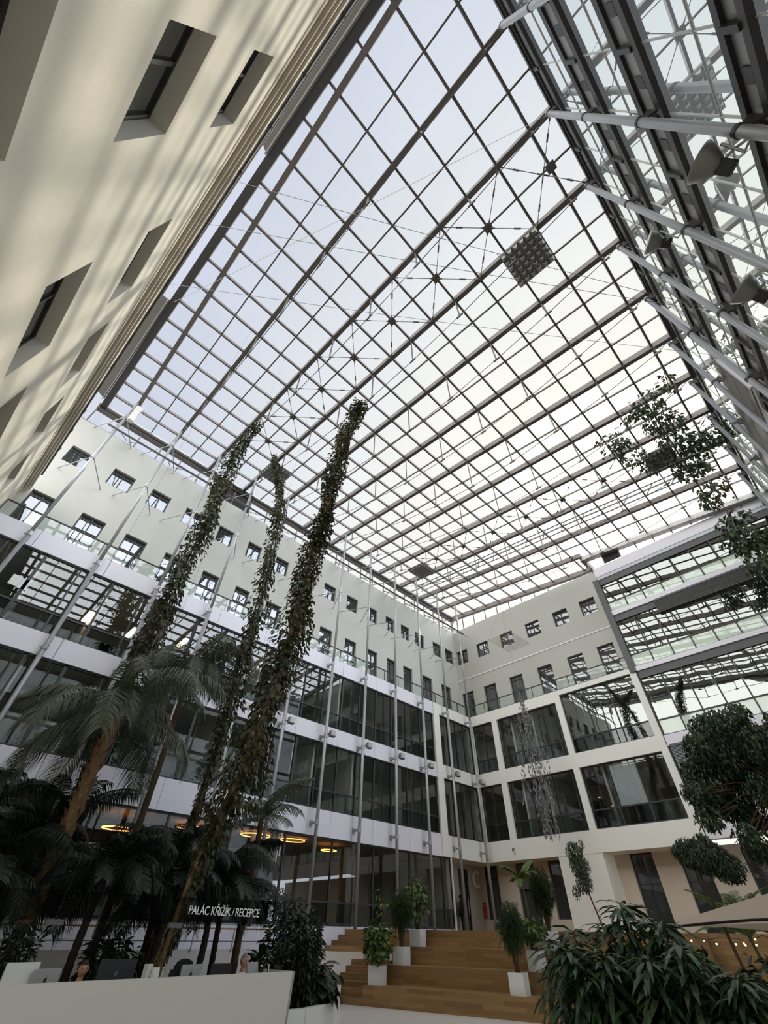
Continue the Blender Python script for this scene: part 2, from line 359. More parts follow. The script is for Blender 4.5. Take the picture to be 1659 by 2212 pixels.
# ---- left wall: upper storeys set back behind a balcony
def PL(u, z, d=0): return (u, YU+d, z)
lx = [(-2.67, -1.63), (-.45, .74), (1.76, 2.89), (3.9, 5.02), (6.17, 7.22), (8.33, 9.36), (10.55, 11.6), (12.75, 13.8), (14.85, 15.98), (17.08, 18.2), (19.28, 20.3), (21.3, 22.3), (23.1, 24.12), (24.85, 26.0), (27.2, 28.35), (28.92, 30.05)]
lh = [(a, b, 18.92, 20.14) for a, b in lx]
ld = [(-2.67, -1.62), (-.43, .73), (1.77, 2.9), (3.95, 5.05), (6.23, 7.27), (8.4, 9.37), (10.6, 11.67), (12.8, 13.85), (14.96, 16.07), (17.24, 18.3), (19.45, 20.46), (21.47, 22.5), (23.28, 24.33), (25.57, 26.77), (27.95, 29.2)]
ldh = [(a, b, 13.25, 16.57) for a, b in ld]
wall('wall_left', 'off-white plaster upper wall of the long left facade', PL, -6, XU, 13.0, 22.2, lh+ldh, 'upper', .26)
st(MB().box(-6, 21.5, 22.2, 30.6, 21.62, 22.26).build(tname(), 'alu'), 'thin metal coping on top of the left facade wall')
for k, h in enumerate(lh): window('%s small square window from the left in the top row of the left facade' % ordinal(k), PL, h, .24, mull=((h[0]+h[1])/2,), trans=(h[3]-.22,))
for k, h in enumerate(ldh): window('%s tall balcony window from the left on the left facade' % ordinal(k), PL, h, .24, mull=((h[0]+h[1])/2,), trans=(h[3]-.25,))
# clerestory above
def clerestory(label, a, b, z0, zf, n, dark=()):
    o = struct(wname(), label); A = Vector(a); B = Vector(b)
    for k in range(n+1):
        p = A.lerp(B, k/n); MB().bar((p.x, p.y, z0), (p.x, p.y, zf(p.y)), .07, .07, upv=(B-A).normalized()).build('post', 'steel', o)
    for k in range(n):
        p = A.lerp(B, k/n); q = A.lerp(B, (k+1)/n)
        MB().add([(p.x, p.y, z0), (q.x, q.y, z0), (q.x, q.y, zf(q.y)), (p.x, p.y, zf(p.y))], [(0, 1, 2, 3)]).build('pane', 'dark' if k in dark else 'roofglass', o)
clerestory('glazed strip of bright sky above the left facade wall', (-3.05, 21.58, 0), (30.4, 21.58, 0), 22.26, lambda y: rz(21.5)-.15, 25, dark=(6, 7))
clerestory('glazed strip of bright sky above the far wall', (30.5, 21.5, 0), (30.5, 7.5, 0), 22.2, lambda y: rz(y)-.05, 11)
clerestory('short glazed strip with one dark pane above the glass facade', (28.9, 7.2, 0), (28.9, -3.6, 0), 21.32, lambda y: rz(y)-.2, 9, dark=(1,))

# ---- left facade: bands and glass storeys
def band(label, x0, x1, z0, z1, n, m='panel', y=YB, d=.35):
    o = struct(tname(), label); w = (x1-x0)/n
    for k in range(n): MB().box(x0+k*w+.008, y, z0, x0+(k+1)*w-.008, y+d, z1).build('panel', m, o)
    return o
XL, XE = -6.9, 24.56
for (z0, z1, nm) in ((12.86, 13.72, 'top'), (8.93, 9.77, 'middle'), (4.92, 5.97, 'lowest')):
    n = 11 if nm != 'lowest' else 22
    band('%s white panel band across the left facade' % nm, XL, XE, z0, z1, n)
st(MB().box(XL, YB+.3, 13.0, XB+.1, YU, 13.3).build(tname(), 'innerc'), 'balcony floor slab along the left facade')
st(MB().box(XB+.36, 7.1, 13.05, XU, YU, 13.3).build(tname(), 'innerc'), 'balcony floor slab along the far wall')
def curtain(label, us, z0, z1, tz, P, inset=.12, g='curtain', gd='curtain_d', thick=()):
    o = struct(wname(), label)
    def solid(ua, ub, za, zb, d0, d1, nm, m='frame'):
        k = [P(u, z, e) for e in (d0, d1) for (u, z) in ((ua, za), (ub, za), (ub, zb), (ua, zb))]
        MB().add(k, [(0, 1, 2, 3), (7, 6, 5, 4), (0, 4, 5, 1), (1, 5, 6, 2), (2, 6, 7, 3), (3, 7, 4, 0)]).build(nm, m, o)
    for k, u in enumerate(us):
        w = .06 if k in thick else .035
        solid(u-w, u+w, z0, z1, inset-.03, inset+.07, 'mullion')
    solid(us[0], us[-1], z0, z0+.07, inset-.03, inset+.07, 'sill'); solid(us[0], us[-1], z1-.07, z1, inset-.03, inset+.07, 'head')
    if tz: solid(us[0], us[-1], tz-.035, tz+.035, inset-.02, inset+.06, 'transom')
    for k in range(len(us)-1):
        a, b = us[k]+.03, us[k+1]-.03
        for (za, zb, gm) in (((z0+.05, tz, gd), (tz, z1-.05, g)) if tz else ((z0+.05, z1-.05, g),)):
            MB().add([P(a, za, inset+.02), P(b, za, inset+.02), P(b, zb, inset+.02), P(a, zb, inset+.02)], [(0, 1, 2, 3)]).build('pane', gm, o)
    return o
def PLB(u, z, d=0): return (u, YB+d, z)
mu = [24.5-1.39*k for k in range(22, -1, -1)]
curtain('upper glazed storey of the left facade', mu, 9.77, 12.86, 10.6, PLB, thick=range(0, 23, 4))
curtain('lower glazed storey of the left facade', mu, 5.97, 8.93, 6.81, PLB, thick=range(2, 23, 4))
mg = [24.55-1.375*2*k for k in range(11, -1, -1)]+[25.33]
curtain('tall ground-floor lobby glazing of the left facade', mg, 1.93, 4.92, 2.67, PLB)
band('white panel base under the lobby glazing', XL, 25.3, 0, 1.9, 12)
# cream concrete frame round the corner
fr = MB(); fr.box(24.6, YB, 4.98, 25.22, YB+.3, 13.72)
for (a, b) in ((4.98, 5.97), (9.0, 9.78), (13.0, 13.72)): fr.box(25.22, YB, a, XB+.35, YB+.3, b)
st(fr.build('wall_left_corner', 'white'), 'off-white frame of the left facade beside the corner')
mc = [25.25+k*(XB-25.25)/4 for k in range(5)]
curtain('upper corner glazing of the left facade', mc, 9.78, 13.0, None, PLB); curtain('lower corner glazing of the left facade', mc, 5.97, 9.0, None, PLB)
# ---- far wall: frame with big glazed bays
def PR(u, z, d=0): return (XB+d, u, z)
bays = [(17.94, 19.72), (12.7, 17.5), (7.45, 12.3)]
holes = []
for k, (a, b) in enumerate(bays):
    holes += [(a, b, 9.8, 13.4 if k == 2 else 13.02), (a, b, 5.97, 9.02)]
mb = MB()
us = sorted({7.03, YB+.3, *[x for h in holes for x in h[:2]]}); zs = sorted({5.0, 13.72, *[x for h in holes for x in h[2:]]})
for i in range(len(us)-1):
    for j in range(len(zs)-1):
        a, b, c, d = us[i], us[i+1], zs[j], zs[j+1]
        if any(h[0] <= a+1e-6 and h[1] >= b-1e-6 and h[2] <= c+1e-6 and h[3] >= d-1e-6 for h in holes): continue
        mb.box(XB, a, c, XB+.35, b, d)
st(mb.build('wall_far', 'white'), 'off-white frame of the far facade round its big glazed bays')
for k, (a, b) in enumerate(bays):
    n = 2 if k == 0 else 3
    us = [a+(b-a)*q/n for q in range(n+1)]
    w = ['narrow corner', 'middle', 'right-hand'][k]
    curtain('%s glazed bay in the upper row of the far facade' % w, us, 9.8, 13.4 if k == 2 else 13.02, 10.65, PR, inset=.18, g='wavy' if k == 2 else 'curtain')
    curtain('%s glazed bay in the lower row of the far facade' % w, us, 5.97, 9.02, 6.85, PR, inset=.18)
def PRU(u, z, d=0): return (XU+d, u, z)
ru = [(20.15, 21.34), (17.9, 19.12), (15.4, 16.63), (12.87, 14.12), (10.36, 11.61), (8.1, 9.32)]
rh = [(a, b, 18.92, 20.16) for a, b in ru]; rd = [(a-.05, b-.1, 13.25, 16.35) for a, b in ru]
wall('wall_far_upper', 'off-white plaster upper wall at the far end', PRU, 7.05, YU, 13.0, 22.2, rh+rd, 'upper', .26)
for k, h in enumerate(rh): window('%s square window from the corner in the top row of the far wall' % ordinal(k), PRU, h, .24, mull=((h[0]+h[1])/2,))
for k, h in enumerate(rd): window('%s tall balcony window from the corner on the far wall' % ordinal(k), PRU, h, .24, trans=(h[3]-.3,))
st(MB().box(XU-.04, 7.6, 17.42, XU, YU, 17.5).build(tname(), 'white'), 'thin plaster string course between the rows of the far wall')
# ---- glass facade right of the far wall
X0 = XB; ya, yb = YG, 7.0
st(MB().box(X0-.05, ya, 20.55, X0+.4, yb, 21.3).build(tname(), 'panel'), 'white parapet band on top of the glass facade')
st(MB().box(X0-.02, ya, 20.3, X0+.4, yb, 20.55).build(tname(), 'bluegrey'), 'pale blue grey soffit strip under the glass facade parapet')
for (a, b, nm) in ((17.33, 17.66, 'upper'), (13.4, 13.68, 'middle'), (9.17, 9.72, 'lower'), (5.09, 5.98, 'lowest')):
    st(MB().box(X0-.06, ya, a, X0+.4, yb, b).build(tname(), 'panel'), '%s white band across the glass facade' % nm)
st(MB().box(X0-.1, 6.95, 13.4, X0+.3, 7.35, 20.35).build(tname(), 'greyfin'), 'dark grey upright strip between the far wall and the glass facade')
st(MB().box(X0-.03, 6.98, 5.0, X0+.3, 7.05, 13.4).build(tname(), 'frame'), 'dark joint between the far frame and the glass facade')
ug = [7.0-1.2*k for k in range(10)]
def PG_(u, z, d=0): return (X0+d, u, z)
for (a, b, t, nm) in ((17.66, 20.3, 18.4, 'top'), (13.68, 17.33, 14.5, 'second'), (9.72, 13.4, 10.55, 'third'), (5.98, 9.17, 6.8, 'lowest')):
    curtain('%s reflecting storey of the glass facade' % nm, ug[::-1], a, b, t, PG_, inset=.1, g='wavy', gd='spandrel')
    MB2 = MB().box(X0+.02, ya, b-.45, X0+.1, 6.95, b-.02); st(MB2.build(tname(), 'greyfin'), 'grey blind box strip at the head of the %s storey of the glass facade' % nm)
# rear blockers and interiors behind the facades
def room(label, x0, x1, y0, y1, z0, z1, parts=()):
    o = struct('wall_inner_%d' % (len([q for q in C.objects if q.name.startswith('wall_inner')])), label)
    MB().box(x0, y0, z0-.06, x1, y1, z0).build('room_floor', 'carpet', o)
    MB().box(x0, y0, z1, x1, y1, z1+.06).build('room_ceiling', 'innerc', o)
    if x1-x0 > 10:
        for x in (x0, x1-.08): MB().box(x, y0, z0, x+.08, y1, z1).build('end_wall', 'inner', o)
    else:
        for y in (y0, y1-.08): MB().box(x0, y, z0, x1, y+.08, z1).build('end_wall', 'inner', o)
    return o
for (z0, z1, nm, depth, alt) in ((9.7, 12.95, 'upper left', 4.5, 0), (5.9, 9.0, 'lower left', 4.5, 1)):
    o = room('office rooms behind the %s glazing' % nm, XL, XB, YB+.36, YB+depth, z0, z1)
    MB().box(XL, YB+depth, z0, XB, YB+depth+.1, z1).build('rear_wall', 'inner', o)
    for k in range(8):
        x = mu[2+k*2]+(1.39 if alt else 0)+.02
        MB().box(x, YB+.5, z0, x+.12, YB+depth, z1).build('partition', 'innerw' if (k+alt) % 3 else 'inner', o)
        x2 = x+1.3
        MB().box(x2, YB+depth-.08, z0, x2+.95, YB+depth-.02, z0+2.3).build('door_leaf', 'dark', o)
o = room('lobby behind the ground-floor glazing', XL, 25.3, YB+.36, YB+7, 1.85, 4.95)
MB().box(XL, YB+7, 1.8, 25.3, YB+7.1, 5).build('rear_wall', 'inner', o)
MB().box(XL, YB+3.4, 4.0, 9.5, YB+6.9, 4.94).build('bulkhead', 'dark', o)
for x in (12.8, 18.5, 23.5): MB().box(x, YB+1.5, 1.85, x+.35, YB+1.85, 4.95).build('column', 'alu', o)
for x in (10.6, 16.2, 21.0): MB().box(x, YB+6.8, 1.85, x+1.6, YB+6.98, 4.3).build('door_leaf', 'dark', o)
MB().box(20.5, YB+3.2, 1.85, 20.62, YB+7, 4.95).build('partition', 'innerw', o)
for (z0, z1, nm) in ((9.7, 13.45, 'upper far'), (5.9, 9.08, 'lower far')):
    o = room('office rooms behind the %s bays' % nm, XB+.36, XB+5, ya, YB+4, z0, z1)
    MB().box(XB+5, ya, z0, XB+5.1, YB+4, z1).build('rear_wall', 'inner', o)
    for y in (16.6, 14.9, 11.1, 9.6, 6.9, 3.5): MB().box(XB+.6 if y != 9.6 else XB+2, y, z0, XB+5, y+.12, z1).build('partition', 'innerw' if y > 12 else 'inner', o)
    for y in (13.3, 10.1, 5.0): MB().box(XB+4.9, y, z0, XB+4.96, y+.95, z0+2.3).build('door_leaf', 'dark', o)
for (z0, z1, nm) in ((13.6, 17.4, 'second'), (17.6, 20.6, 'top')):
    o = room('dim rooms behind the %s storey of the glass facade' % nm, XB+.36, XB+4, ya, 7.0, z0, z1)
    MB().box(XB+4, ya, z0, XB+4.1, 7.0, z1).build('rear_wall', 'inner', o)
# ground floor at the far end: recess, pier, tall windows, entrance C
rgh = [(20.17, 21.24, 2.4, 5.03), (17.5, 18.76, TER, 5.1), (15.62, 16.5, 2.4, 5.0), (10.31, 11.53, TER, 5.0), (7.85, 9.06, TER, 5.0), (4.3, 6.2, TER, 4.86), (.5, 2.5, TER, 4.86)]
wall('wall_far_ground', 'ground-floor wall under the far facade, warm light tinted into its plaster', PRU, ya, YU, 0, 5.0, [(a, b, c, min(d, 4.99)) for a, b, c, d in rgh], 'beige', .3)
for k, h in enumerate(rgh):
    window('%s tall dark ground-floor window from the corner in the beige far wall' % ordinal(k), PRU, (h[0], h[1], h[2], 4.98), .22, fr=.06, trans=((h[2]+1.9,) if k != 2 else ()))
st(MB().box(XU-.02, 17.55, 3.74, XU+.02, 18.7, 5.0).build('blind_panel_trim', 'greyfin'), 'grey roller panel in the upper half of the far doorway').name = tname()
st(MB().box(XB+.02, 12.35, 0, XU, 14.95, 5.0).build('wall_pier', 'white'), 'broad white pier under the far facade')
st(MB().box(XB, 7.05, 4.96, XU, 19.9, 5.0).build('ceiling_soffit', 'white'), 'white soffit over the far recess')
st(MB().box(24.6, YB, 4.94, XU, YU, 4.98).build('ceiling_recess', 'white'), 'white soffit over the corner entrance')
def PCW(u, z, d=0): return (u, YU+d, z)
dh = [(27.97, 28.97, TER, 4.73)]
wall('wall_entrance', 'beige plaster wall round the corner entrance', PCW, 25.3, XU, 0, 5.0, dh, 'beige_d', .12)
o = st(MB().box(27.97, YU+.02, TER, 28.05, YU+.12, 4.73).box(28.89, YU+.02, TER, 28.97, YU+.12, 4.73).box(28.05, YU+.02, 4.65, 28.89, YU+.12, 4.73).box(28.05, YU+.02, 3.95, 28.89, YU+.12, 4.02).build('door_1', 'frame'), 'dark glazed entrance door beside the letter C')
MB().box(28.05, YU+.08, TER, 28.89, YU+.1, 4.65).build('pane', 'winglass', o)
MB().tube([(28.78, YU, 2.6), (28.78, YU, 3.4)], .025, 8).build('door_handle', 'galv', o)
st(MB().box(25.3, YB, TER, 25.36, YU, 4.95).build(tname(), 'white'), 'white end of the lobby glazing beside the entrance')
# ---- right-hand glass wall close to the camera
gw = struct('wall_right', 'mirror-like glass wall rising at the right edge')
XR = XB
MB().box(-5, YG-.25, -.1, XR, YG-.05, 1.2).build('plinth', 'alu', gw)
lev = [1.2, 6.5, 9.9, 13.4, 16.8, 20.3, 21.35]
for k in range(len(lev)-1):
    MB().add([(-5, YG, lev[k]), (XR, YG, lev[k]), (XR, YG, lev[k+1]), (-5, YG, lev[k+1])], [(0, 1, 2, 3)]).build('pane', 'mirror', gw)
for (z0, z1, xe) in ((20.35, 21.3, 12.4), (16.6, 18.0, 13.3), (13.3, 14.5, 14.4), (9.9, 10.65, 20), (6.3, 7.1, 20), (2.9, 3.7, 20)):
    s = MB().box(-5, YG, z0, xe, YG+.1, z0+(z1-z0)*.22).box(-5, YG, z0+(z1-z0)*.78, xe, YG+.1, z1)
    s.build('spandrel_flange', 'steel_d', gw)
    MB().box(-5, YG, z0+(z1-z0)*.22, xe, YG+.035, z0+(z1-z0)*.78).build('spandrel', 'alu', gw)
    s = MB()
    n = int((xe+5)/1.355)
    for q in range(n+1):
        x = 2.75-1.3545*5+1.3545*q
        if x+.8 < xe: s.box(x-.05, YG+.03, z0+(z1-z0)*.2, x+.05, YG+.13, z0+(z1-z0)*.8).box(x+.55, YG+.03, z0+(z1-z0)*.35, x+.8, YG+.06, z0+(z1-z0)*.65)
    s.build('spandrel_clip', 'frame', gw)
    if xe < 20: MB().box(xe, YG, z0+.1, XR, YG+.06, z0+.35).build('spandrel_rail', 'steel_d', gw)
for q in range(24):
    x = 2.75-1.3545*5+1.3545*q
    MB().box(x-.012, YG-.0, 1.2, x+.012, YG+.02, 21.3).build('glazing_joint', 'glassrim', gw)
for z in (11.45, 15.3, 19.0, 5.0): MB().box(-5, YG, z-.012, XR, YG+.02, z+.012).build('glazing_joint', 'glassrim', gw)
MB().box(-5, YG-.05, 21.25, XR, YG+.15, 21.45).build('top_rail', 'steel_d', gw)
MB().bar((12.5, YG+.12, 17.9), (12.5, YG+.12, 20.35), .09, .12).build('end_post', 'panel', gw); MB().bar((13.4, YG+.12, 14.6), (13.4, YG+.12, 16.7), .09, .12).build('end_post', 'panel', gw)
# ================================================================== STEEL POLES, RAILINGS, CATWALK, LAMPS
for i in range(12):
    x = pole_x(i); n = 11-i
    t = thing('steel_pole', 'slim grey steel pole along the left facade, %s from the far corner' % ordinal(n), 'pole', (x, 19.39, TER if i >= 6 else 0), 'poles along the left facade')
    zb = TER if i >= 5 else 0; t.location.z = zb
    zt = rz(19.4)-.05
    MB().tube([(x, 19.39, zb), (x, 19.39, 13)], .085, 12).tube([(x, 19.39, 13), (x, 19.39, zt)], .07, 12).build('pole_tube', 'galv', t, smooth=True)
    for z in (13.1, 9.1, 5.35):
        s = MB().bar((x, 19.42, z), (x, YB, z), .06, .09); s.box(x-.09, YB-.03, z-.12, x+.09, YB, z+.12); s.tube([(x, 19.39, z-.1), (x, 19.39, z+.1)], .105, 12)
        s.bar((x-.16, 19.6, z+.04), (x+.02, 19.5, z), .04, .05)
        s.build('bracket', 'galv', t)
    for z in (18.3, 22.0):
        for dx in (-1.05, 1.05):
            MB().tube([(x, 19.39, z), (x+dx, 21.48, z)], .026, 6).build('wall_strut', 'galv', t)
        MB().tube([(x, 19.39, z-.14), (x, 19.39, z+.14)], .1, 12).build('clamp', 'galv', t)
    if i >= 4:
        w = thing('spotlight', 'small grey spotlight clamped at the middle band on the %s pole from the far corner' % ordinal(n), 'spotlight', (x, 19.39, 9.15), 'spotlights on the left poles')
        MB().bar((x+.05, 19.35, 9.2), (x+.2, 19.3, 9.2), .05, .05).build('arm', 'steel_d', w)
        lh_ = MB().box(x+.16, 19.12, 9.08, x+.5, 19.36, 9.38).build('lamp_housing', 'alu', w, bevel=.03); MB().box(x+.2, 19.1, 9.12, x+.46, 19.12, 9.34).build('lens', 'glassrim', lh_)
t = thing('catwalk_rail', 'long twin steel tube running past the tops of the left poles', 'rail', (0, 19.3, 20.7))
MB().tube([(-1.9, 19.3, 20.68), (28.9, 19.3, 20.68)], .05, 8).build('rail_tube', 'steel', t)
MB().tube([(-1.9, 19.5, 20.82), (28.9, 19.5, 20.82)], .035, 8).build('rail_tube', 'galv', t)
for k in range(12):
    x = pole_x(k)+.15
    MB().tube([(x, 19.3, 20.7), (x+.5, 21.5, 22.4)], .022, 5).tube([(x+1.3, 19.3, 20.7), (x+.6, 21.5, 22.4)], .022, 5).build('stay', 'steel', t)
t = thing('floodlight', 'long pale floodlight box fixed to the top of the leftmost pole', 'floodlight', (pole_x(0), 19.3, 21.6))
x = pole_x(0)
MB().box(x+.1, 18.95, 21.5, x+.42, 19.25, 22.85).build('lamp_housing', 'desk', t, bevel=.05)
MB().bar((x, 19.39, 21.7), (x+.25, 19.2, 21.7), .06, .06).bar((x, 19.39, 22.6), (x+.25, 19.2, 22.6), .06, .06).build('bracket', 'steel_d', t)
# poles in front of the right-hand glass wall
for i in range(1, 11):
    x = pole_x(i); y = -3.45
    t = thing('steel_pole', 'grey steel pole before the right-hand glass wall, %s from the viewer' % ordinal(i-1), 'pole', (x, y, 0), 'poles before the glass wall')
    MB().tube([(x, y, 0), (x, y, rz(y)-.35)], .085, 12).build('pole_tube', 'galv', t, smooth=True)
    for z in (20.8, 17.2, 13.7, 10.2, 6.7):
        s = MB().add([(x-.02, YG+.1, z-.22), (x-.02, YG+.1, z+.22), (x-.02, y, z+.06), (x-.02, y, z-.06), (x+.02, YG+.1, z-.22), (x+.02, YG+.1, z+.22), (x+.02, y, z+.06), (x+.02, y, z-.06)], [(0, 1, 2, 3), (7, 6, 5, 4), (0, 4, 5, 1), (1, 5, 6, 2), (2, 6, 7, 3), (3, 7, 4, 0)])
        s.tube([(x, y, z-.05), (x, y, z+.05)], .1, 12); s.build('bracket', 'steel_d', t)
def bell(name, label, pole, c, aim):
    t = thing('floodlight', label, 'floodlight', c, 'floodlights on the glass wall poles'); c = Vector(c); d = Vector(aim).normalized()
    pts = [c-d*.14, c-d*.13, c-d*.05, c+d*.05, c+d*.16, c+d*.19]
    rf = MB().tube(pts, [.07, .11, .18, .24, .28, .29], 20).build('reflector', 'alu', t, smooth=True)
    MB().tube([c+d*.185, c+d*.2], [.25, .25], 18).build('lens', 'glassrim', rf)
    e1 = d.cross(Vector((0, 0, 1))).normalized(); MB().bar(c-d*.34, c-d*.12, .22, .2, upv=(0, 0, 1)).build('ballast_box', 'steel_d', t, bevel=.02)
    p = Vector(pole)
    MB().tube([p, p.lerp(c-d*.2, .45)+Vector((0, 0, .15)), c+e1*.25], .022, 6).tube([p, p.lerp(c-d*.2, .45)-Vector((0, 0, .15)), c-e1*.25], .022, 6).build('yoke', 'galv', t)
bell('a', 'bell-shaped floodlight under the second band of the right glass wall', (6.66, -3.4, 13.75), (6.75, -3.0, 14.35), (-.6, .7, .38))
bell('b', 'dark floodlight below the third band, on the pole nearest the right photo edge', (3.95, -3.4, 9.8), (4.15, -3.08, 10.35), (-.55, .45, .7))
bell('c', 'dark floodlight at the right photo edge, one pole beyond the nearest', (6.66, -3.4, 10.2), (6.95, -3.1, 10.65), (-.55, .45, .7))
# balcony railings with glass
def railing(label, A, B, z0, z1, n, nm='balcony_railing'):
    A = Vector(A); B = Vector(B); t = thing(nm, label, 'railing', (A.x, A.y, z0)); u = (B-A).normalized()
    MB().bar((A.x, A.y, z1), (B.x, B.y, z1), .06, .05).build('handrail', 'frame', t)
    MB().bar((A.x, A.y, z0+.06), (B.x, B.y, z0+.06), .04, .05).build('bottom_rail', 'frame', t)
    for k in range(n+1):
        p = A.lerp(B, k/n); MB().bar((p.x, p.y, z0), (p.x, p.y, z1), .05, .035, upv=u).build('post', 'frame', t)
    for k in range(n):
        p = A.lerp(B, (k+.035)/n); q = A.lerp(B, (k+.965)/n)
        MB().add([(p.x, p.y, z0+.09), (q.x, q.y, z0+.09), (q.x, q.y, z1-.04), (p.x, p.y, z1-.04)], [(0, 1, 2, 3)]).build('glass_panel', 'rail', t)
railing('glass balcony railing with dark handrail along the left facade', (-2.9, YB+.15, 0), (XB+.1, YB+.15, 0), 13.72, 14.52, 24)
railing('glass balcony railing with dark handrail across the far wall', (XB+.15, YB, 0), (XB+.15, 7.2, 0), 13.72, 14.52, 9)
# acoustic reflector panels under the roof
def reflector(label, x0, x1, y0, y1, z):
    t = thing('reflector_panel', label, 'panel', ((x0+x1)/2, (y0+y1)/2, z), 'quilted light reflector panels under the roof')
    def zz(y): return z+.097*(y-(y0+y1)/2)
    s = MB(); s.add([(x0, y0, zz(y0)+.14), (x1, y0, zz(y0)+.14), (x1, y1, zz(y1)+.14), (x0, y1, zz(y1)+.14), (x0, y0, zz(y0)), (x1, y0, zz(y0)), (x1, y1, zz(y1)), (x0, y1, zz(y1))], [(0, 1, 2, 3), (0, 4, 5, 1), (1, 5, 6, 2), (2, 6, 7, 3), (3, 7, 4, 0)])
    s.build('tray', 'steel_d', t)
    s = MB(); n = 6; w = (x1-x0)/n; h = (y1-y0)/n
    for a in range(n):
        for b in range(n):
            xa, ya = x0+a*w, y0+b*h; g = .012 if (a % 2 and b % 2) else .006
            c = [(xa+g, ya+g), (xa+w-g, ya+g), (xa+w-g, ya+h-g), (xa+g, ya+h-g)]
            m = (xa+w*.5, ya+h*.5)
            s.add([(p[0], p[1], zz(p[1])+.02) for p in c]+[(m[0]+(p[0]-m[0])*.35, m[1]+(p[1]-m[1])*.35, zz(m[1])-.1) for p in c], [(4, 5, 6, 7), (0, 1, 5, 4), (1, 2, 6, 5), (2, 3, 7, 6), (3, 0, 4, 7)])
            s.add([(p[0], p[1], zz(p[1])-.001) for p in c], [(0, 1, 2, 3)])
    s.build('quilted_face', 'alu', t)
    for (x, y) in ((x0, y0), (x1, y0), (x1, y1), (x0, y1)): MB().tube([(x, y, zz(y)+.14), (x, y, rz(y))], .012, 5).build('hanger', 'steel_d', t)
reflector('square quilted reflector panel nearest the viewer, high at the upper right', 6.42, 8.0, -1.5, .1, 21.0)
reflector('square quilted reflector panel behind the top of the middle ivy strand', 6.35, 7.88, 16.75, 18.4, 22.75)
reflector('small-looking quilted reflector panel near the far left corner of the roof', 20.75, 22.3, 16.8, 18.45, 22.75)
reflector('quilted reflector panel half hidden by the climbing plant at the right', 20.7, 22.2, -1.35, .1, 21.0)
t = thing('wire_net', 'square wire net hung level in front of the far wall windows', 'net', (27.4, 14.3, 17.5))
s = MB()
for k in range(15):
    f = k/14; s.tube([(26.1+2.7*f, 13.32, 17.5), (26.1+2.7*f, 15.25, 17.5)], .009, 4); s.tube([(26.1, 13.32+1.93*f, 17.5), (28.8, 13.32+1.93*f, 17.5)], .009, 4)
s.build('grid', 'alu', t)
for (x, y) in ((26.1, 13.32), (28.8, 13.32), (28.8, 15.25), (26.1, 15.25)): MB().tube([(x, y, 17.5), (27.3, 14.3, 20.5)], .006, 4).build('hanging_wire', 'alu', t)
MB().tube([(27.3, 14.3, 20.5), (27.3, 14.3, rz(14.3))], .006, 4).build('hanging_wire', 'alu', t)
# perforated plate on the glass wall
t = thing('perforated_plate', 'slanting-looking perforated metal plate fixed low on the right glass wall', 'plate', (18, YG+.12, 15.5))
MB().box(13.6, YG+.08, 14.75, 24.5, YG+.12, 17.0).build('sheet', 'mesh_p', t)
s = MB()
for a in range(90):
    for b in (15.0, 15.12, 15.9, 16.6, 16.72): s.box(13.75+a*.118, YG+.12, b, 13.8+a*.118, YG+.124, b+.05)
s.build('punched_holes', 'black', t)
# service gantry seen through the roof glass
t = thing('roof_gantry', 'maintenance gantry lying on the roof glass near the far end', 'gantry', (25.5, 8, 23))
for dx in (0, .9): MB().bar((24.6+dx, -3, rz(-3)+.75), (24.6+dx, 21, rz(21)+.75), .12, .12).build('gantry_rail', 'bluegrey', t)
for k in range(16):
    y = -2.6+1.5*k; MB().bar((24.6, y, rz(y)+.75), (25.5, y+.75, rz(y)+.8), .05, .05).bar((24.6, y+.75, rz(y)+.35), (24.6, y+.75, rz(y)+1.5), .05, .05).build('gantry_brace', 'bluegrey', t)
MB().bar((23.6, 12.5, rz(12.5)+.62), (23.6, 18.5, rz(18.5)+.62), .55, .03).build('gantry_deck', 'glassrim', t)
# venetian blinds on the glass facade
def blind(label, y0, y1, z0, z1, n):
    t = thing('venetian_blind', label, 'blind', (XB-.1, (y0+y1)/2, z0)); s = MB()
    for k in range(n):
        z = z0+(z1-z0)*(k+.5)/n; s.add([(XB-.14, y0, z-.02), (XB-.14, y1, z-.02), (XB-.08, y1, z+.02), (XB-.08, y0, z+.02)], [(0, 1, 2, 3), (3, 2, 1, 0)])
        s.box(XB-.14, y0, z-.021, XB-.08, y1, z-.012)
    s.build('slats', 'bluegrey' if n > 20 else 'alu', t)
    for y in (y0+.1, y1-.1): MB().bar((XB-.07, y, z0), (XB-.07, y, z1), .03, .03).build('guide', 'frame', t)
    MB().box(XB-.16, y0, z1, XB-.06, y1, z1+.12).build('head_box', 'greyfin', t)
blind('dark venetian blind half drawn on the second storey of the glass facade', -1.0, 4.3, 16.4, 17.2, 12)
blind('pale louvred blind behind the weeping tree on the lowest storey of the glass facade', -1.6, 6.9, 7.7, 9.1, 22)
t = thing('roller_blind', 'pale blue-grey roller blind drawn behind the middle pane of the lower right-hand bay', 'blind', (XB+.3, 9.9, 6.9))
MB().box(XB+.27, 9.15, 6.9, XB+.28, 10.62, 8.9).build('fabric', 'bluegrey', t); MB().box(XB+.24, 9.1, 8.88, XB+.32, 10.66, 8.98).build('head_box', 'greyfin', t)
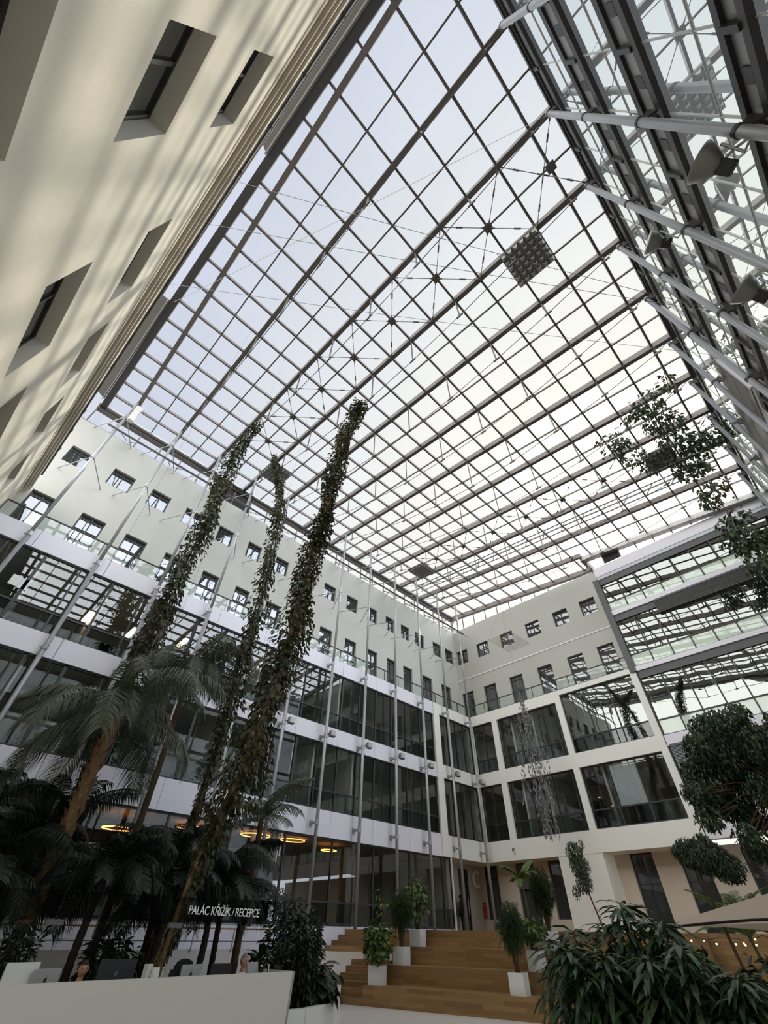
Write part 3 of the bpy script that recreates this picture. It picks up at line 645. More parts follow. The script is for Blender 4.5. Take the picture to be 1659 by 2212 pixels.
# things inside the left offices
for k, (x, z) in enumerate(((2.15, 11.5), (4.1, 11.5), (6.5, 11.9))):
    t = thing('pendant_lamp', 'lit slim office lamp behind the upper left glazing, %s from the left' % ordinal(k), 'lamp', (x, 20.9, z), 'lit office lamps')
    MB().box(x-.1, 20.6, z, x+.1, 21.7, z+.05).build('lit_tube', 'tube', t); MB().box(x-.13, 20.55, z+.05, x+.13, 21.75, z+.1).build('lamp_housing', 'steel_d', t)
    for y in (20.8, 21.5): MB().tube([(x, y, z+.1), (x, y, 12.95)], .008, 4).build('cable', 'black', t)
for k, (px, py) in enumerate(((33, 1253), (52, 1262))):
    p = at(px, py, Y=YB+.1); o = tag(MB().box(p.x-.16, YB+.09, p.z-.22, p.x+.16, YB+.1, p.z+.22).build('paper_notice', 'paper'), 'white paper taped inside the upper left glazing, %s one' % ('left' if k == 0 else 'right'), 'notice')
for k, (px, py, r, n) in enumerate(((262, 1788, .75, 9), (418, 1786, .7, 9), (560, 1803, .9, 10), (640, 1814, .8, 10), (718, 1836, .55, 8))):
    p = at(px, py, Y=21.3); t = thing('ring_light', 'glowing orange ring light in the lobby, %s from the left' % ordinal(k), 'lamp', p, 'ring lights in the lobby')
    s = MB(); s.tube([(p.x+r*.8*math.cos(a), 21.6+r*.6*math.sin(a), p.z) for a in [2*PI*q/24 for q in range(25)]], .02, 5); s.build('lit_ring', 'glow', t)
    for a in (0, 2.1, 4.2): MB().tube([(p.x+r*.8*math.cos(a), 21.6+r*.6*math.sin(a), p.z), (p.x, 21.6, 4.95)], .006, 4).build('cable', 'black', t)
# ================================================================== STAIRS
SD = Vector((.216, -.976, 0)).normalized()      # along the steps, to the right
SN = Vector((.976, .216, 0)).normalized()       # up the flight
S0 = Vector((14.95, 13.7, 0)); RS = TER/11; TR = .345
def sbox(mb, a0, a1, n0, n1, z0, z1):
    c = [S0+SD*a+SN*n for a, n in ((a0, n0), (a1, n0), (a1, n1), (a0, n1))]
    mb.add([(p.x, p.y, z0) for p in c]+[(p.x, p.y, z1) for p in c], [(3, 2, 1, 0), (4, 5, 6, 7), (0, 1, 5, 4), (1, 2, 6, 5), (2, 3, 7, 6), (3, 0, 4, 7)])
t = struct('floor_stairs', 'broad oak stair with tall seat steps and narrow side steps')
AL, AR = -1.95, 4.05
for k in range(4):
    m = MB(); sbox(m, AL, AR, k*.95, (k+1)*.95 if k < 3 else 4.2, 0, TER*(k+1)/4); m.build('seat_step', 'wood', t)
for k in range(7):
    m = MB(); sbox(m, AL-1.75, AL, k*TR, 7*TR, k*RS, (k+1)*RS); m.build('step', 'wood', t)
for k in range(11):
    m = MB(); sbox(m, AR, AR+4.5, k*TR, (k+1)*TR if k < 10 else 4.2, 0, (k+1)*RS); m.build('step', 'wood', t)
m = MB(); sbox(m, AL-5.2, AL, 7*TR-.36, 3.1, 0, 7*RS+.004); m.build('landing', 'floor', t)
for k in range(4):
    m = MB(); sbox(m, AL-4.4+.12*k, AL, 2.55+k*.36, 5.0, 7*RS, (7+k+1)*RS); m.build('step', 'wood', t)
m = MB()
k = [S0+SD*(AL-.0)+SN*4.0, S0+SD*(AR+9)+SN*4.0, Vector((XU, S0.y-9, 0)), Vector((XU, YU, 0)), Vector((18.4, YU, 0)), Vector((18.4, 19.85, 0)), ]
m.add([(p.x, p.y, 0) for p in k]+[(p.x, p.y, TER) for p in k], [(5, 4, 3, 2, 1, 0), (6, 7, 8, 9, 10, 11)]+[(a, (a+1) % 6, (a+1) % 6+6, a+6) for a in range(6)])
st(m.build('floor_terrace', 'wood'), 'raised oak terrace at the top of the stair')
m = MB(); sbox(m, AL-4.46, AL-4.3, 2.4, 4.6, 1.1, 1.2); st(m.build(tname(), 'panel'), 'white kerb beside the upper flight of steps')
# planter kerb of the palm bed
m = MB()
m = MB()
path = [Vector((1.0, 12.35, 0)), Vector((9.6, 12.35, 0)), Vector((10.9, 12.9, 0)), Vector((13.2, 15.3, 0)), Vector((14.6, 16.9, 0)), Vector((14.2, 19.5, 0))]
for a, b in zip(path, path[1:]): m.bar(a+Vector((0, 0, .2)), b+Vector((0, 0, .2)), .14, .4)
bed = thing('planter_bed', 'long white-kerbed planting bed behind the reception desk', 'planter', (8, 15, 0))
m.build('kerb', 'pot', bed)
m = MB().add([(1, 12.4, .3), (9.6, 12.4, .3), (10.9, 13, .3), (13.1, 15.4, .3), (14.5, 17, .3), (14.1, 19.4, .3), (1, 19.4, .3)], [(0, 1, 2, 3, 4, 5, 6)])
m.build('soil', 'soil', bed)
# white ramp wall with handrails behind the palms
rw = st(MB().box(-3, 18.6, 0, 14.2, 18.75, 1.25).build('wall_ramp', 'desk'), 'low white ramp wall behind the palms')
t = thing('ramp_handrail', 'thin double handrail on the white ramp wall behind the palms', 'handrail', (5, 18.5, 1.3))
for z in (1.45, 1.75): MB().tube([(-3, 18.55, z), (14, 18.55, z)], .025, 6).build('rail_tube', 'wood' if z > 1.6 else 'galv', t)
for k in range(12): MB().tube([(-2.5+1.5*k, 18.55, 1.2), (-2.5+1.5*k, 18.55, 1.75)], .02, 6).build('post', 'galv', t)
# ================================================================== PLANTS
def leafv(mb, b, d, n, L, W, bend=.25, seg=1, m=0):
    """one leaf: base b, direction d, face normal n; folded along its rib, tip bending away from n"""
    d = d.normalized(); s = d.cross(n)
    if s.length < 1e-3: s = Vector((1, 0, 0))
    s.normalize(); n = s.cross(d)
    if seg == 1:
        mid = b+d*L*.45
        mb.add([b, mid+s*W/2+n*W*.12, b+d*L-n*L*bend, mid-s*W/2+n*W*.12], [(0, 1, 2), (0, 2, 3)], m)
    else:
        p1 = b+d*L*.33-n*L*bend*.12; p2 = b+d*L*.68-n*L*bend*.5; p3 = b+d*L*.95-n*L*bend*1.05
        mb.add([b, p1+s*W*.42+n*W*.1, p1, p1-s*W*.42+n*W*.1, p2+s*W*.45+n*W*.1, p2, p2-s*W*.45+n*W*.1, p3],
               [(0, 1, 2), (0, 2, 3), (1, 4, 5, 2), (2, 5, 6, 3), (4, 7, 5), (5, 7, 6)], m)
def rv(r, s=1.0): return Vector((r.uniform(-1, 1), r.uniform(-1, 1), r.uniform(-1, 1)))*s
# ---- climbing vines on their wires
def vine(name, label, pts, widths, n, L, seed, m='vine', stem_r=.035, dense=1.0, redshare=.2, sm='bark', cat='vine', group='climbing vines on the roof wires'):
    r = random.Random(seed); pts = [Vector(p) for p in pts]
    t = thing(name, label, cat, pts[-1], group)
    ln = [(b-a).length for a, b in zip(pts, pts[1:])]; tot = sum(ln)
    def pos(s):
        s *= tot
        for k, l in enumerate(ln):
            if s <= l or k == len(ln)-1:
                f = min(1, s/l); return pts[k].lerp(pts[k+1], f), widths[k]*(1-f)+widths[k+1]*f
            s -= l
    st_ = MB()
    for q in range(3):
        ph = q*2.1; st_.tube([pos(k/40)[0]+Vector((math.cos(ph+k*.5), math.sin(ph+k*.5), 0))*(.05+.03*q) for k in range(41)], [stem_r*(.5+.5*k/40) for k in range(41)], 5)
    st_.build('stem', sm, t)
    f = MB(); clump = [(r.random(), rv(r, .5)) for _ in range(60)]
    for _ in range(n):
        s = r.random()
        p, w = pos(s)
        if w < .02 or r.random() > dense+.4*math.sin(s*47+seed)*dense: continue
        a = r.uniform(0, 2*PI); rr = w*math.sqrt(r.random())*(.75+.35*math.sin(s*31+a*2+seed))
        o = Vector((math.cos(a)*rr, math.sin(a)*rr, r.uniform(-.2, .2)))
        out = Vector((math.cos(a), math.sin(a), 0))
        d = (out*r.uniform(.2, 1)+Vector((0, 0, -r.uniform(.3, 1.2)))+rv(r, .4))
        leafv(f, p+o, d, (out+Vector((0, 0, .8))+rv(r, .6)), L*r.uniform(.6, 1.15), L*r.uniform(.45, .65), r.uniform(.05, .3), m=0 if r.random() > redshare else 1)
    f.build('foliage', [m, 'vinered' if m == 'vine' else 'leafmid'], t)
    return t
P = lambda px, py, X: tuple(at(px, py, X=X))
vine('ivy_vine', 'left of the three tall ivy strands, rising behind the big palm to the roof', [P(560, 912, 4.0), P(520, 965, 3.95), P(482, 1035, 3.9), P(448, 1130, 3.85), P(400, 1220, 3.85), P(352, 1320, 3.85), P(305, 1420, 3.9), P(250, 1520, 3.95), (4.0, 16.9, .4)], [.25, .5, .5, .4, .62, .45, .5, .15, .03], 6000, .22, 3)
vine('ivy_vine', 'middle, thinnest of the three tall ivy strands, hanging over a quilted panel', [P(592, 985, 6.25), P(606, 1050, 6.4), P(603, 1110, 6.5), P(580, 1215, 6.55), P(555, 1325, 6.6), P(525, 1430, 6.6), P(495, 1535, 6.6), P(445, 1690, 6.5), (6.3, 14.6, .4)], [.14, .26, .34, .38, .46, .42, .36, .06, .02], 4600, .2, 5)
vine('ivy_vine', 'right, tallest of the three ivy strands, rising from a thick stem by the desk', [P(782, 868, 6.75), P(748, 935, 6.7), P(722, 1020, 6.6), P(706, 1105, 6.5), P(672, 1200, 6.4), P(640, 1340, 6.3), P(606, 1440, 6.15), P(555, 1590, 5.9), P(500, 1720, 5.75), P(462, 1800, 5.65), P(345, 2080, 5.4), (5.35, 11.9, .4)], [.3, .5, .42, .36, .46, .66, .5, .68, .75, .22, .0, .0], 9500, .2, 8, stem_r=.06, redshare=.4, sm='palmbark')
# sparse climber at the upper right, spread along the roof and down a wire
def spread_vine(name, label, clumps, wires, n, L, seed, cat='vine'):
    r = random.Random(seed); t = thing(name, label, cat, Vector(wires[0][0]))
    s = MB()
    for w in wires: s.tube(w, .018, 5)
    s.build('stem', 'redbark', t); f = MB()
    for (c, rad) in clumps:
        c = Vector(c)
        for _ in range(int(n*rad*rad*4)):
            o = rv(r); o = Vector((o.x*rad*1.25, o.y*rad*1.25, o.z*rad*.6)); d = o*.4+Vector((0, 0, -.6))+rv(r, .5)
            leafv(f, c+o, d, Vector((0, 0, 1))+rv(r, .7), L*r.uniform(.6, 1.2), L*r.uniform(.5, .75), .2, m=0 if r.random() < .6 else 1)
    f.build('foliage', ['vine', 'leafmid'], t); return t
def rp(px, py, dz):   # on the plane of the roof, dz below it
    v = cr*((px-829.5)/F)-cu*((py-1106)/F)+fw; tt = (21.667-dz-EYE)/(v[2]-.097032*v[1]); return Vector((v[0]*tt, v[1]*tt, EYE+v[2]*tt))
cl = [((1440, 825), .25), ((1450, 840), .2), ((1400, 870), .5), ((1415, 905), .55), ((1440, 915), .55), ((1452, 945), .6), ((1320, 960), .5), ((1345, 965), .4), ((1375, 990), .5), ((1405, 1005), .35), ((1470, 960), .5), ((1480, 985), .75), ((1505, 955), .5), ((1490, 1015), .5), ((1510, 1010), .4), ((1540, 1060), .65), ((1535, 1085), .45), ((1360, 895), .35), ((1380, 890), .35), ((1555, 930), .6), ((1580, 915), .4)]
spread_vine('climbing_plant', 'sparse leafy climber spreading under the roof at the upper right', [(rp(x, y, 1.0), s) for (x, y), s in cl],
            [[rp(1430, 790, .5), rp(1450, 850, .6), rp(1415, 900, .8), rp(1460, 950, .8), rp(1490, 1000, .8), rp(1545, 1070, .9)], [rp(1330, 960, .8), rp(1400, 1000, .8), rp(1480, 990, .8)], [rp(1500, 960, .7), rp(1600, 930, .6)]], 90, .3, 21)
spread_vine('climbing_plant', 'leafy climber hanging before the glass facade at the right photo edge', [(at(x, y, X=18.5), s) for x, y, s in ((1575, 1130, .35), (1570, 1160, .3), (1592, 1115, .35), (1600, 1150, .35), (1615, 1170, .45), (1640, 1160, .4), (1640, 1190, .5), (1658, 1215, .5), (1650, 1160, .4), (1600, 1175, .3))],
            [[at(1550, 1075, X=20.5), at(1580, 1120, X=18.5), at(1620, 1175, X=18.5), at(1670, 1225, X=18.3)]], 95, .26, 22)
def hang(name, label, axis, widths, n, L, seed):
    r = random.Random(seed); t = thing(name, label, 'hanging plant', axis[0]); s = MB(); f = MB()
    for _ in range(40):
        k = r.randrange(len(axis)-2); p = Vector(axis[k])+Vector((r.uniform(-1, 1)*widths[k]*.6, r.uniform(-1, 1)*widths[k]*.6, 0)); pts = [p]
        for q in range(10):
            p = p+Vector((r.uniform(-.1, .1), r.uniform(-.1, .1), -.24)); pts.append(p)
        s.tube(pts, .008, 4, cap=False)
        for p in pts[1:]:
            for _ in range(n): leafv(f, p, Vector((r.uniform(-1, 1), r.uniform(-1, 1), -1.3)), rv(r)+Vector((0, 0, .2)), L*r.uniform(.6, 1.2), L*.28, .1)
    s.tube(axis, .015, 5); s.build('stem', 'moss', t); f.build('foliage', 'moss', t)
hang('silver_trailing_plant', 'silvery grey trailing plant hanging before the bays of the far wall', [at(1122, 1495, X=26), at(1130, 1540, X=26), at(1140, 1580, X=26), at(1150, 1630, X=26), at(1165, 1690, X=26), at(1180, 1750, X=26), at(1186, 1800, X=26)], [.2, .7, 1.35, 1.1, .6, .35, .2], 2, .26, 31)
MBx = tag(MB().tube([at(1122, 1495, X=26), Vector((25.9, 13.4, rz(13.4)))], .008, 4).build('support_cable', 'alu'), 'thin cable from the roof holding the silvery trailing plant', 'cable')
# ---- palms
def frond(L, n, elev, bend, ll, droop, seed, half=False, w=.034):
    r = random.Random(seed); mb = MB(); pts = []; p = Vector((0, 0, 0)); a = elev; N = 14
    for k in range(N+1):
        pts.append(p.copy()); p = p+Vector((math.cos(a), 0, math.sin(a)))*(L/N); a -= bend/N*(.5+k/N)
    mb.tube(pts, [.03*(1-.8*k/N)+.004 for k in range(N+1)], 4, 0)
    for k in range(n):
        t = .12+.87*k/(n-1); x = t*N; i = min(N-1, int(x)); q = pts[i].lerp(pts[i+1], x-i); tg = (pts[i+1]-pts[i]).normalized(); nn = Vector((-tg.z, 0, tg.x))
        le = ll*(.35+.65*math.sin(PI*min(1, .18+t*.78)))*r.uniform(.85, 1.1)
        for sd in (1, -1):
            d = (Vector((0, sd, 0))*.9+tg*.55+nn*.18+rv(r, .07)).normalized(); m1 = q+d*le*.5+Vector((0, 0, -droop*le*.2)); m2 = q+d*le*.85+Vector((0, 0, -droop*le*.85))
            s = tg*w/2
            mb.add([q-s*.5, q+s*.5, m1+s, m1-s, m2], [(0, 1, 2, 3), (3, 2, 4)], 0)
    return mb
def palm(name, label, base, h, L, n, leafmat, barkmat, tr, seed, ll=.55, droop=1.0, lean=(0, 0), nl=46, bend=(1.3, 2.3), group=None, scales=False, emax=1.25, w=.034, emin=-.25):
    r = random.Random(seed); b = Vector(base); t = thing(name, label, 'palm', b, group)
    top = b+Vector((lean[0], lean[1], h)); mb = MB(); N = 26
    pts = [b.lerp(top, k/N)+Vector((math.sin(k*.22+seed)*.03, math.cos(k*.2)*.03, 0)) for k in range(N+1)]
    mb.tube(pts, [tr*(1.15-.25*k/N)*(1.08 if k % 2 else .94) for k in range(N+1)], 10)
    if scales:
        for k in range(90):
            f = .25+.75*k/90; p = b.lerp(top, f); a = k*2.4; o = Vector((math.cos(a), math.sin(a), 0)); s = Vector((-o.y, o.x, 0)); q = p+o*tr*.8
            mb.add([q-s*.1, q+s*.1, q+s*.07+o*.1+Vector((0, 0, .2)), q-s*.07+o*.1+Vector((0, 0, .2)), q+o*.14+Vector((0, 0, .27)), q+Vector((0, 0, .16))], [(0, 1, 2, 3), (3, 2, 4), (0, 3, 5), (1, 5, 2)])
    mb.build('trunk', barkmat, t)
    var = []
    for k in range(5):
        e = emax-(emax-emin)*(k+.5)/5
        o = frond(L*r.uniform(.9, 1.05), nl, e, r.uniform(*bend), ll, droop, seed*10+k, w=w)
        me = o.build('frond', leafmat, None).data; ob = [q for q in C.objects if q.data == me][0]; bpy.data.objects.remove(ob); var.append(me)
    for k in range(n):
        o = bpy.data.objects.new('frond', var[k % 5]); C.objects.link(o); o.parent = t
        o.location = top-b; o.rotation_euler = (r.uniform(-.25, .25), r.uniform(-.1, .1), k*2.399+r.uniform(-.25, .25)); sc_ = r.uniform(.82, 1.08); o.scale = (sc_, sc_, sc_)
    return t
palm('date_palm', 'big palm with golden brown scaly trunk rising behind the reception desk', (3.2, 13.5, .35), 5.35, 3.05, 20, 'palm', 'palmbark', .105, 2, ll=.8, droop=1.0, scales=True, nl=78, bend=(1.5, 2.5))
palm('tall_palm', 'taller palm whose crown shows behind the golden-trunked palm', (5.45, 15.6, .35), 8.0, 2.6, 18, 'palm', 'bark', .09, 5, ll=.75, droop=1.0, nl=72, bend=(1.5, 2.6))
palm('feather_palm', 'slender palm with brown fibrous trunk right of the ivy stem', (8.5, 14.0, .35), 3.75, 2.0, 12, 'palm', 'bark', .09, 9, ll=.6, droop=.6, nl=52, bend=(1.0, 1.9), emin=0)
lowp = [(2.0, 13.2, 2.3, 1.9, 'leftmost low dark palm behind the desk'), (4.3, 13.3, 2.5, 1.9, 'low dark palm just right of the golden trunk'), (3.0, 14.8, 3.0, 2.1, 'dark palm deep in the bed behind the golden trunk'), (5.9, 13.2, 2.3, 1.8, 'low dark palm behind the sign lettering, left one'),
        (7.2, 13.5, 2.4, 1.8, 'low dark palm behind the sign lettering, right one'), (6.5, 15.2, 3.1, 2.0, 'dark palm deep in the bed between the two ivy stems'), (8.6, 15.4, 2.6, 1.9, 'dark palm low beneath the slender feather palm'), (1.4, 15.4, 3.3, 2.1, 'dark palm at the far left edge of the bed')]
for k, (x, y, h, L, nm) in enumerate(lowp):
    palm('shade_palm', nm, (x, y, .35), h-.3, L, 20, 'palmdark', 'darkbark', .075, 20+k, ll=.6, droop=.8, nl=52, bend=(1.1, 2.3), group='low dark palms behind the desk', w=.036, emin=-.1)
# ---- shrubs
def shrub(name, label, base, rad, h, n, L, W, m, seed, cat='shrub', zc=.55, stems=7, barkm='bark', group=None, drop=.3, seg=1, bend=.25, z0=0.0, hollow=.3):
    r = random.Random(seed); b = Vector(base); t = thing(name, label, cat, b, group); s = MB(); f = MB(); tips = []
    for k in range(stems):
        a = k*2.4; e = b+Vector((math.cos(a)*rad[0]*.6, math.sin(a)*rad[1]*.6, h*r.uniform(.55, .9)))
        s.tube([b+Vector((math.cos(a)*.04, math.sin(a)*.04, 0)), b.lerp(e, .5)+Vector((0, 0, h*.08)), e], [.03, .02, .01], 5)
    s.build('stem', barkm, t)
    for _ in range(n):
        while True:
            v = rv(r)
            if hollow < v.length < 1: break
        v = v*(.85+.2*math.sin(v.x*7+seed)*math.cos(v.y*6))
        c = b+Vector((v.x*rad[0], v.y*rad[1], z0+(h-z0)*(.5+.5*v.z)))
        d = Vector((v.x, v.y, v.z*.5-drop))+rv(r, .5)
        leafv(f, c, d, Vector((v.x*.4, v.y*.4, 1))+rv(r, .45), L*r.uniform(.6, 1.15), W*r.uniform(.7, 1.15), bend, seg, m=0 if r.random() < .7 else 1)
    f.build('foliage', [m, 'leafmid' if m in ('leaf', 'lance') else 'leafdark'], t)
    return t
shrub('dark_shrub', 'dense dark shrub right of the reception desk', (9.9, 13.4, .35), (.95, .9), 2.0, 2600, .2, .075, 'leafdark', 41, hollow=.1)
shrub('philodendron', 'broad-leaved plant spilling over the white kerb below the dark shrub', (10.6, 13.3, .35), (.7, .7), .85, 240, .42, .26, 'leafdark', 42, drop=.5, seg=2, bend=.3)
shrub('philodendron', 'broad-leaved plant behind the right end of the desk', (8.7, 12.9, .35), (.6, .5), 1.0, 220, .4, .24, 'leafdark', 43, drop=.4, seg=2)
shrub('dark_shrub', 'dark leafy shrub behind the middle of the desk', (4.9, 13.0, .35), (.6, .5), 1.4, 900, .18, .08, 'leafdark', 44)
shrub('dark_shrub', 'dark leafy shrub behind the seated man in the grey shirt', (3.1, 12.8, .35), (.35, .35), 1.6, 700, .16, .06, 'leafdark', 45)
# big foreground bush with long hanging leaves
def lance_bush(name, label, base, spec, n, L, W, seed):
    r = random.Random(seed); b = Vector(base); t = thing(name, label, 'shrub', b); s = MB(); f = MB()
    for (dx, dy, h, rad, cnt) in spec:
        tip = b+Vector((dx, dy, h))
        s.tube([b+Vector((dx*.3, dy*.3, 0)), b+Vector((dx*.7, dy*.7, h*.6)), tip], [.025, .018, .01], 5)
        for k in range(cnt):
            a = k*2.4+r.uniform(-.3, .3); q = 1-(k/cnt)**1.3; o = Vector((math.cos(a), math.sin(a), 0))
            p = tip+Vector((0, 0, -(1-q)*rad*1.9))+o*rad*(1-q)*r.uniform(.15, .75)
            leafv(f, p, o*r.uniform(.6, 1)+Vector((0, 0, .75*q-.5+r.uniform(-.2, .2))), Vector((0, 0, 1))+rv(r, .3), L*r.uniform(.65, 1.2), W*r.uniform(.7, 1.2), r.uniform(.35, .75), 2, m=0 if r.random() < .7 else 1)
    s.build('stem', 'greenstem', t); f.build('foliage', ['lance', 'leafmid'], t)
sp = []; rr = random.Random(77)
for k in range(66):
    u = rr.uniform(0, 1); sp.append((rr.uniform(-.7, .9), 1.35-3.3*u, rr.uniform(.95, 1.6 if u < .35 else 1.42), rr.uniform(.36, .52), 112))
sp += [(.1, .78, 1.98, .42, 110), (.0, .3, 1.8, .48, 120), (-.1, 1.45, 1.72, .45, 120), (.2, 1.1, 1.78, .48, 120), (-.45, .0, 1.6, .5, 120), (-.2, 1.7, 1.62, .4, 110), (.3, .5, 1.75, .4, 110)]
lance_bush('lance_leaf_bush', 'large foreground bush with long glossy drooping leaves at the lower right', (7.6, 2.45, 0), sp, 0, .34, .068, 78)
shrub('round_leaf_plant', 'few big rounded leaves at the bottom right edge', (6.2, 1.75, 0), (.3, .3), 1.0, 40, .26, .22, 'lance', 79, seg=2, stems=3)
shrub('dark_shrub', 'dark leafy mass behind the foreground bush, nearer the stair', (10.2, 3.7, 0), (.8, .9), 1.62, 2200, .2, .07, 'leafdark', 80, hollow=.1)
shrub('dark_shrub', 'dark leafy mass under the parasol at the right photo edge', (10.4, 2.1, 0), (.8, 1.0), 1.66, 2300, .2, .07, 'leafdark', 81, hollow=.1)
# weeping tree at the right
def tree(name, label, base, fork, blobs, n, L, W, m, barkm, seed, tr=.09, drop=.8, cat='tree'):
    r = random.Random(seed); b = Vector(base); t = thing(name, label, cat, b); s = MB(); fk = Vector(fork)
    s.tube([b, b.lerp(fk, .5)+Vector((.05, .03, 0)), fk], [tr, tr*.85, tr*.7], 8)
    for (c, rad) in blobs:
        c = Vector(c); s.tube([fk, fk.lerp(c, .5)+Vector((0, 0, .15)), c], [tr*.25, tr*.14, .008], 5)
        for q in range(5): s.tube([fk.lerp(c, .6), c+Vector((rad[0]*r.uniform(-.8, .8), rad[1]*r.uniform(-.8, .8), rad[2]*r.uniform(-.6, .5)))], [.011, .004], 4)
    s.build('trunk', barkm, t); f = MB()
    tot = sum(a[1][0]*a[1][1]*a[1][2] for a in blobs)
    for (c, rad) in blobs:
        c = Vector(c)
        for _ in range(int(n*rad[0]*rad[1]*rad[2]/tot)):
            while True:
                v = rv(r)
                if .15 < v.length < 1: break
            p = c+Vector((v.x*rad[0], v.y*rad[1], v.z*rad[2])); d = Vector((v.x*.5, v.y*.5, -drop))+rv(r, .55)
            leafv(f, p, d, Vector((v.x, v.y, .5))+rv(r, .5), L*r.uniform(.6, 1.2), W*r.uniform(.7, 1.2), .2, m=0 if r.random() < .65 else 1)
    f.build('foliage', [m, 'leafmid'], t); return t
def pa(px, py, Y): return tuple(at(px, py, Y=Y))
wb = [((1510, 1610), .5), ((1500, 1660), .42), ((1520, 1570), .5), ((1555, 1560), .5), ((1590, 1540), .4), ((1600, 1580), .55), ((1640, 1600), .55), ((1560, 1640), .7), ((1610, 1660), .7), ((1500, 1710), .4), ((1530, 1720), .6), ((1580, 1730), .6), ((1530, 1765), .4), ((1640, 1700), .5), ((1620, 1760), .4), ((1610, 1800), .35), ((1635, 1830), .4), ((1655, 1780), .3), ((1690, 1560), .5), ((1700, 1650), .6), ((1690, 1740), .5)]
tree('weeping_fig_tree', 'large leafy tree with drooping branches at the right photo edge', (15.2, .9, 0), at(1695, 1700, X=15.2), [(at(x, y, X=14.6+(k % 3)*.5), (s*.8, s*.8, s*.72)) for k, ((x, y), s) in enumerate(wb)], 12500, .13, .07, 'leafdark', 'bark', 51)
b = at(1540, 1960, X=17.0)
tree('potted_fig_tree', 'small dark bushy tree before the tall dark windows of the beige wall', (17.0, b.y-.25, 0), at(1512, 1890, X=17.0), [(at(1490, 1840, X=17), (.45, .45, .35)), (at(1530, 1850, X=17), (.5, .5, .4)), (at(1570, 1870, X=17), (.4, .4, .35)), (at(1515, 1815, X=17), (.25, .25, .2))], 4200, .12, .045, 'leafdark', 'bark', 52, tr=.045)
b = at(1290, 1972, X=18.2)
tree('small_weeping_tree', 'small weeping tree with thin leaning trunk before the white pier', (18.2, b.y-.1, TER), at(1262, 1905, X=18.2), [(at(1240, 1840, X=18.2), (.3, .3, .32)), (at(1252, 1870, X=18.2), (.34, .34, .35)), (at(1262, 1905, X=18.2), (.28, .28, .32)), (at(1245, 1925, X=18.2), (.15, .15, .2)), (at(1255, 1822, X=18.2), (.1, .1, .15))], 2300, .075, .042, 'leafdark', 'redbark', 53, tr=.03, drop=1.2)
b = at(1600, 1975, X=17.5)
palm('areca_palm', 'yellow-green feathery palm above the beige parasol', (17.5, b.y, 0), 1.75, 1.35, 30, 'leaf', 'greenstem', .04, 61, ll=.34, droop=.3, nl=52, bend=(.6, 1.5), emin=.35, w=.018)
# ---- white cube pots with plants on the seat steps
def pot(label, x, y, z, s=.46, plant=None, plabel='', seed=0, h=1.4):
    t = thing('plant_pot', label, 'pot', (x, y, z), 'white cube pots on the stair'); m = MB()
    c = [Vector((x, y, 0))+SD*a*s/2+SN*b*s/2 for a, b in ((-1, -1), (1, -1), (1, 1), (-1, 1))]; ci = [Vector((x, y, 0))+SD*a*(s/2-.025)+SN*b*(s/2-.025) for a, b in ((-1, -1), (1, -1), (1, 1), (-1, 1))]
    m.add([(p.x, p.y, z) for p in c]+[(p.x, p.y, z+s) for p in c]+[(p.x, p.y, z+s) for p in ci]+[(p.x, p.y, z+s-.06) for p in ci],
          [(3, 2, 1, 0), (0, 1, 5, 4), (1, 2, 6, 5), (2, 3, 7, 6), (3, 0, 4, 7), (4, 5, 9, 8), (5, 6, 10, 9), (6, 7, 11, 10), (7, 4, 8, 11), (8, 9, 13, 12), (9, 10, 14, 13), (10, 11, 15, 14), (11, 8, 12, 15)])
    m.build('pot_shell', 'pot', t); q = MB(); q.add([(p.x, p.y, z+s-.05) for p in ci], [(0, 1, 2, 3)]); q.build('soil', 'soil', t)
    b = (x, y, z+s-.05)
    if plant == 'broad': shrub('leafy_plant', plabel, b, (.55, .55), h, 460, .23, .13, 'leaf', seed, 'plant', stems=5, seg=2, drop=.3, barkm='bark', z0=.05)
    if plant == 'bamboo': shrub('bamboo_plant', plabel, b, (.42, .42), h, 1500, .2, .022, 'leafmid', seed, 'plant', stems=8, drop=.9, z0=.35, barkm='bark', hollow=.1)
    if plant == 'bright': shrub('leafy_plant', plabel, b, (.62, .55), h, 420, .2, .1, 'leaf', seed, 'plant', stems=6, seg=2, drop=.35, z0=.25)
def sp_(a, n): p = S0+SD*a+SN*n; return p.x, p.y
pot('white cube pot on the lowest seat step, left row', *sp_(-1.6, .36), .455, plant='broad', plabel='bright broad-leaved plant in the lowest left pot on the stair', seed=101, h=1.25)
shrub('leafy_plant', 'thin tall sprig rising behind the lowest left pot', (*sp_(-1.62, .5), .87), (.3, .3), 2.1, 60, .18, .11, 'leaf', 107, 'plant', stems=3, seg=2, z0=1.3)
pot('white cube pot on the second seat step, left row', *sp_(-1.18, 1.31), .91, plant='bamboo', plabel='fine-leaved bamboo in the second left pot on the stair', seed=102, h=1.75)
pot('white cube pot on the third seat step, left row', *sp_(-1.05, 2.3), 1.365, plant='bright', plabel='light green bushy plant in the topmost left pot on the stair', seed=103, h=1.75)
pot('white cube pot on the lowest seat step, right row', *sp_(3.45, .36), .455, plant='bamboo', plabel='dense drooping bamboo in the lowest right pot on the stair', seed=104, h=1.75)
pot('white cube pot on the second seat step, right row', *sp_(3.78, 1.31), .91, plant='bright', plabel='low leafy plant in the second right pot on the stair', seed=105, h=.8)
pot('white cube pot on the third seat step, right row', *sp_(4.05, 2.3), 1.365, plant='bamboo', plabel='dark bushy bamboo in the topmost right pot on the stair', seed=106, h=1.85)
p = sp_(3.7, 1.4)
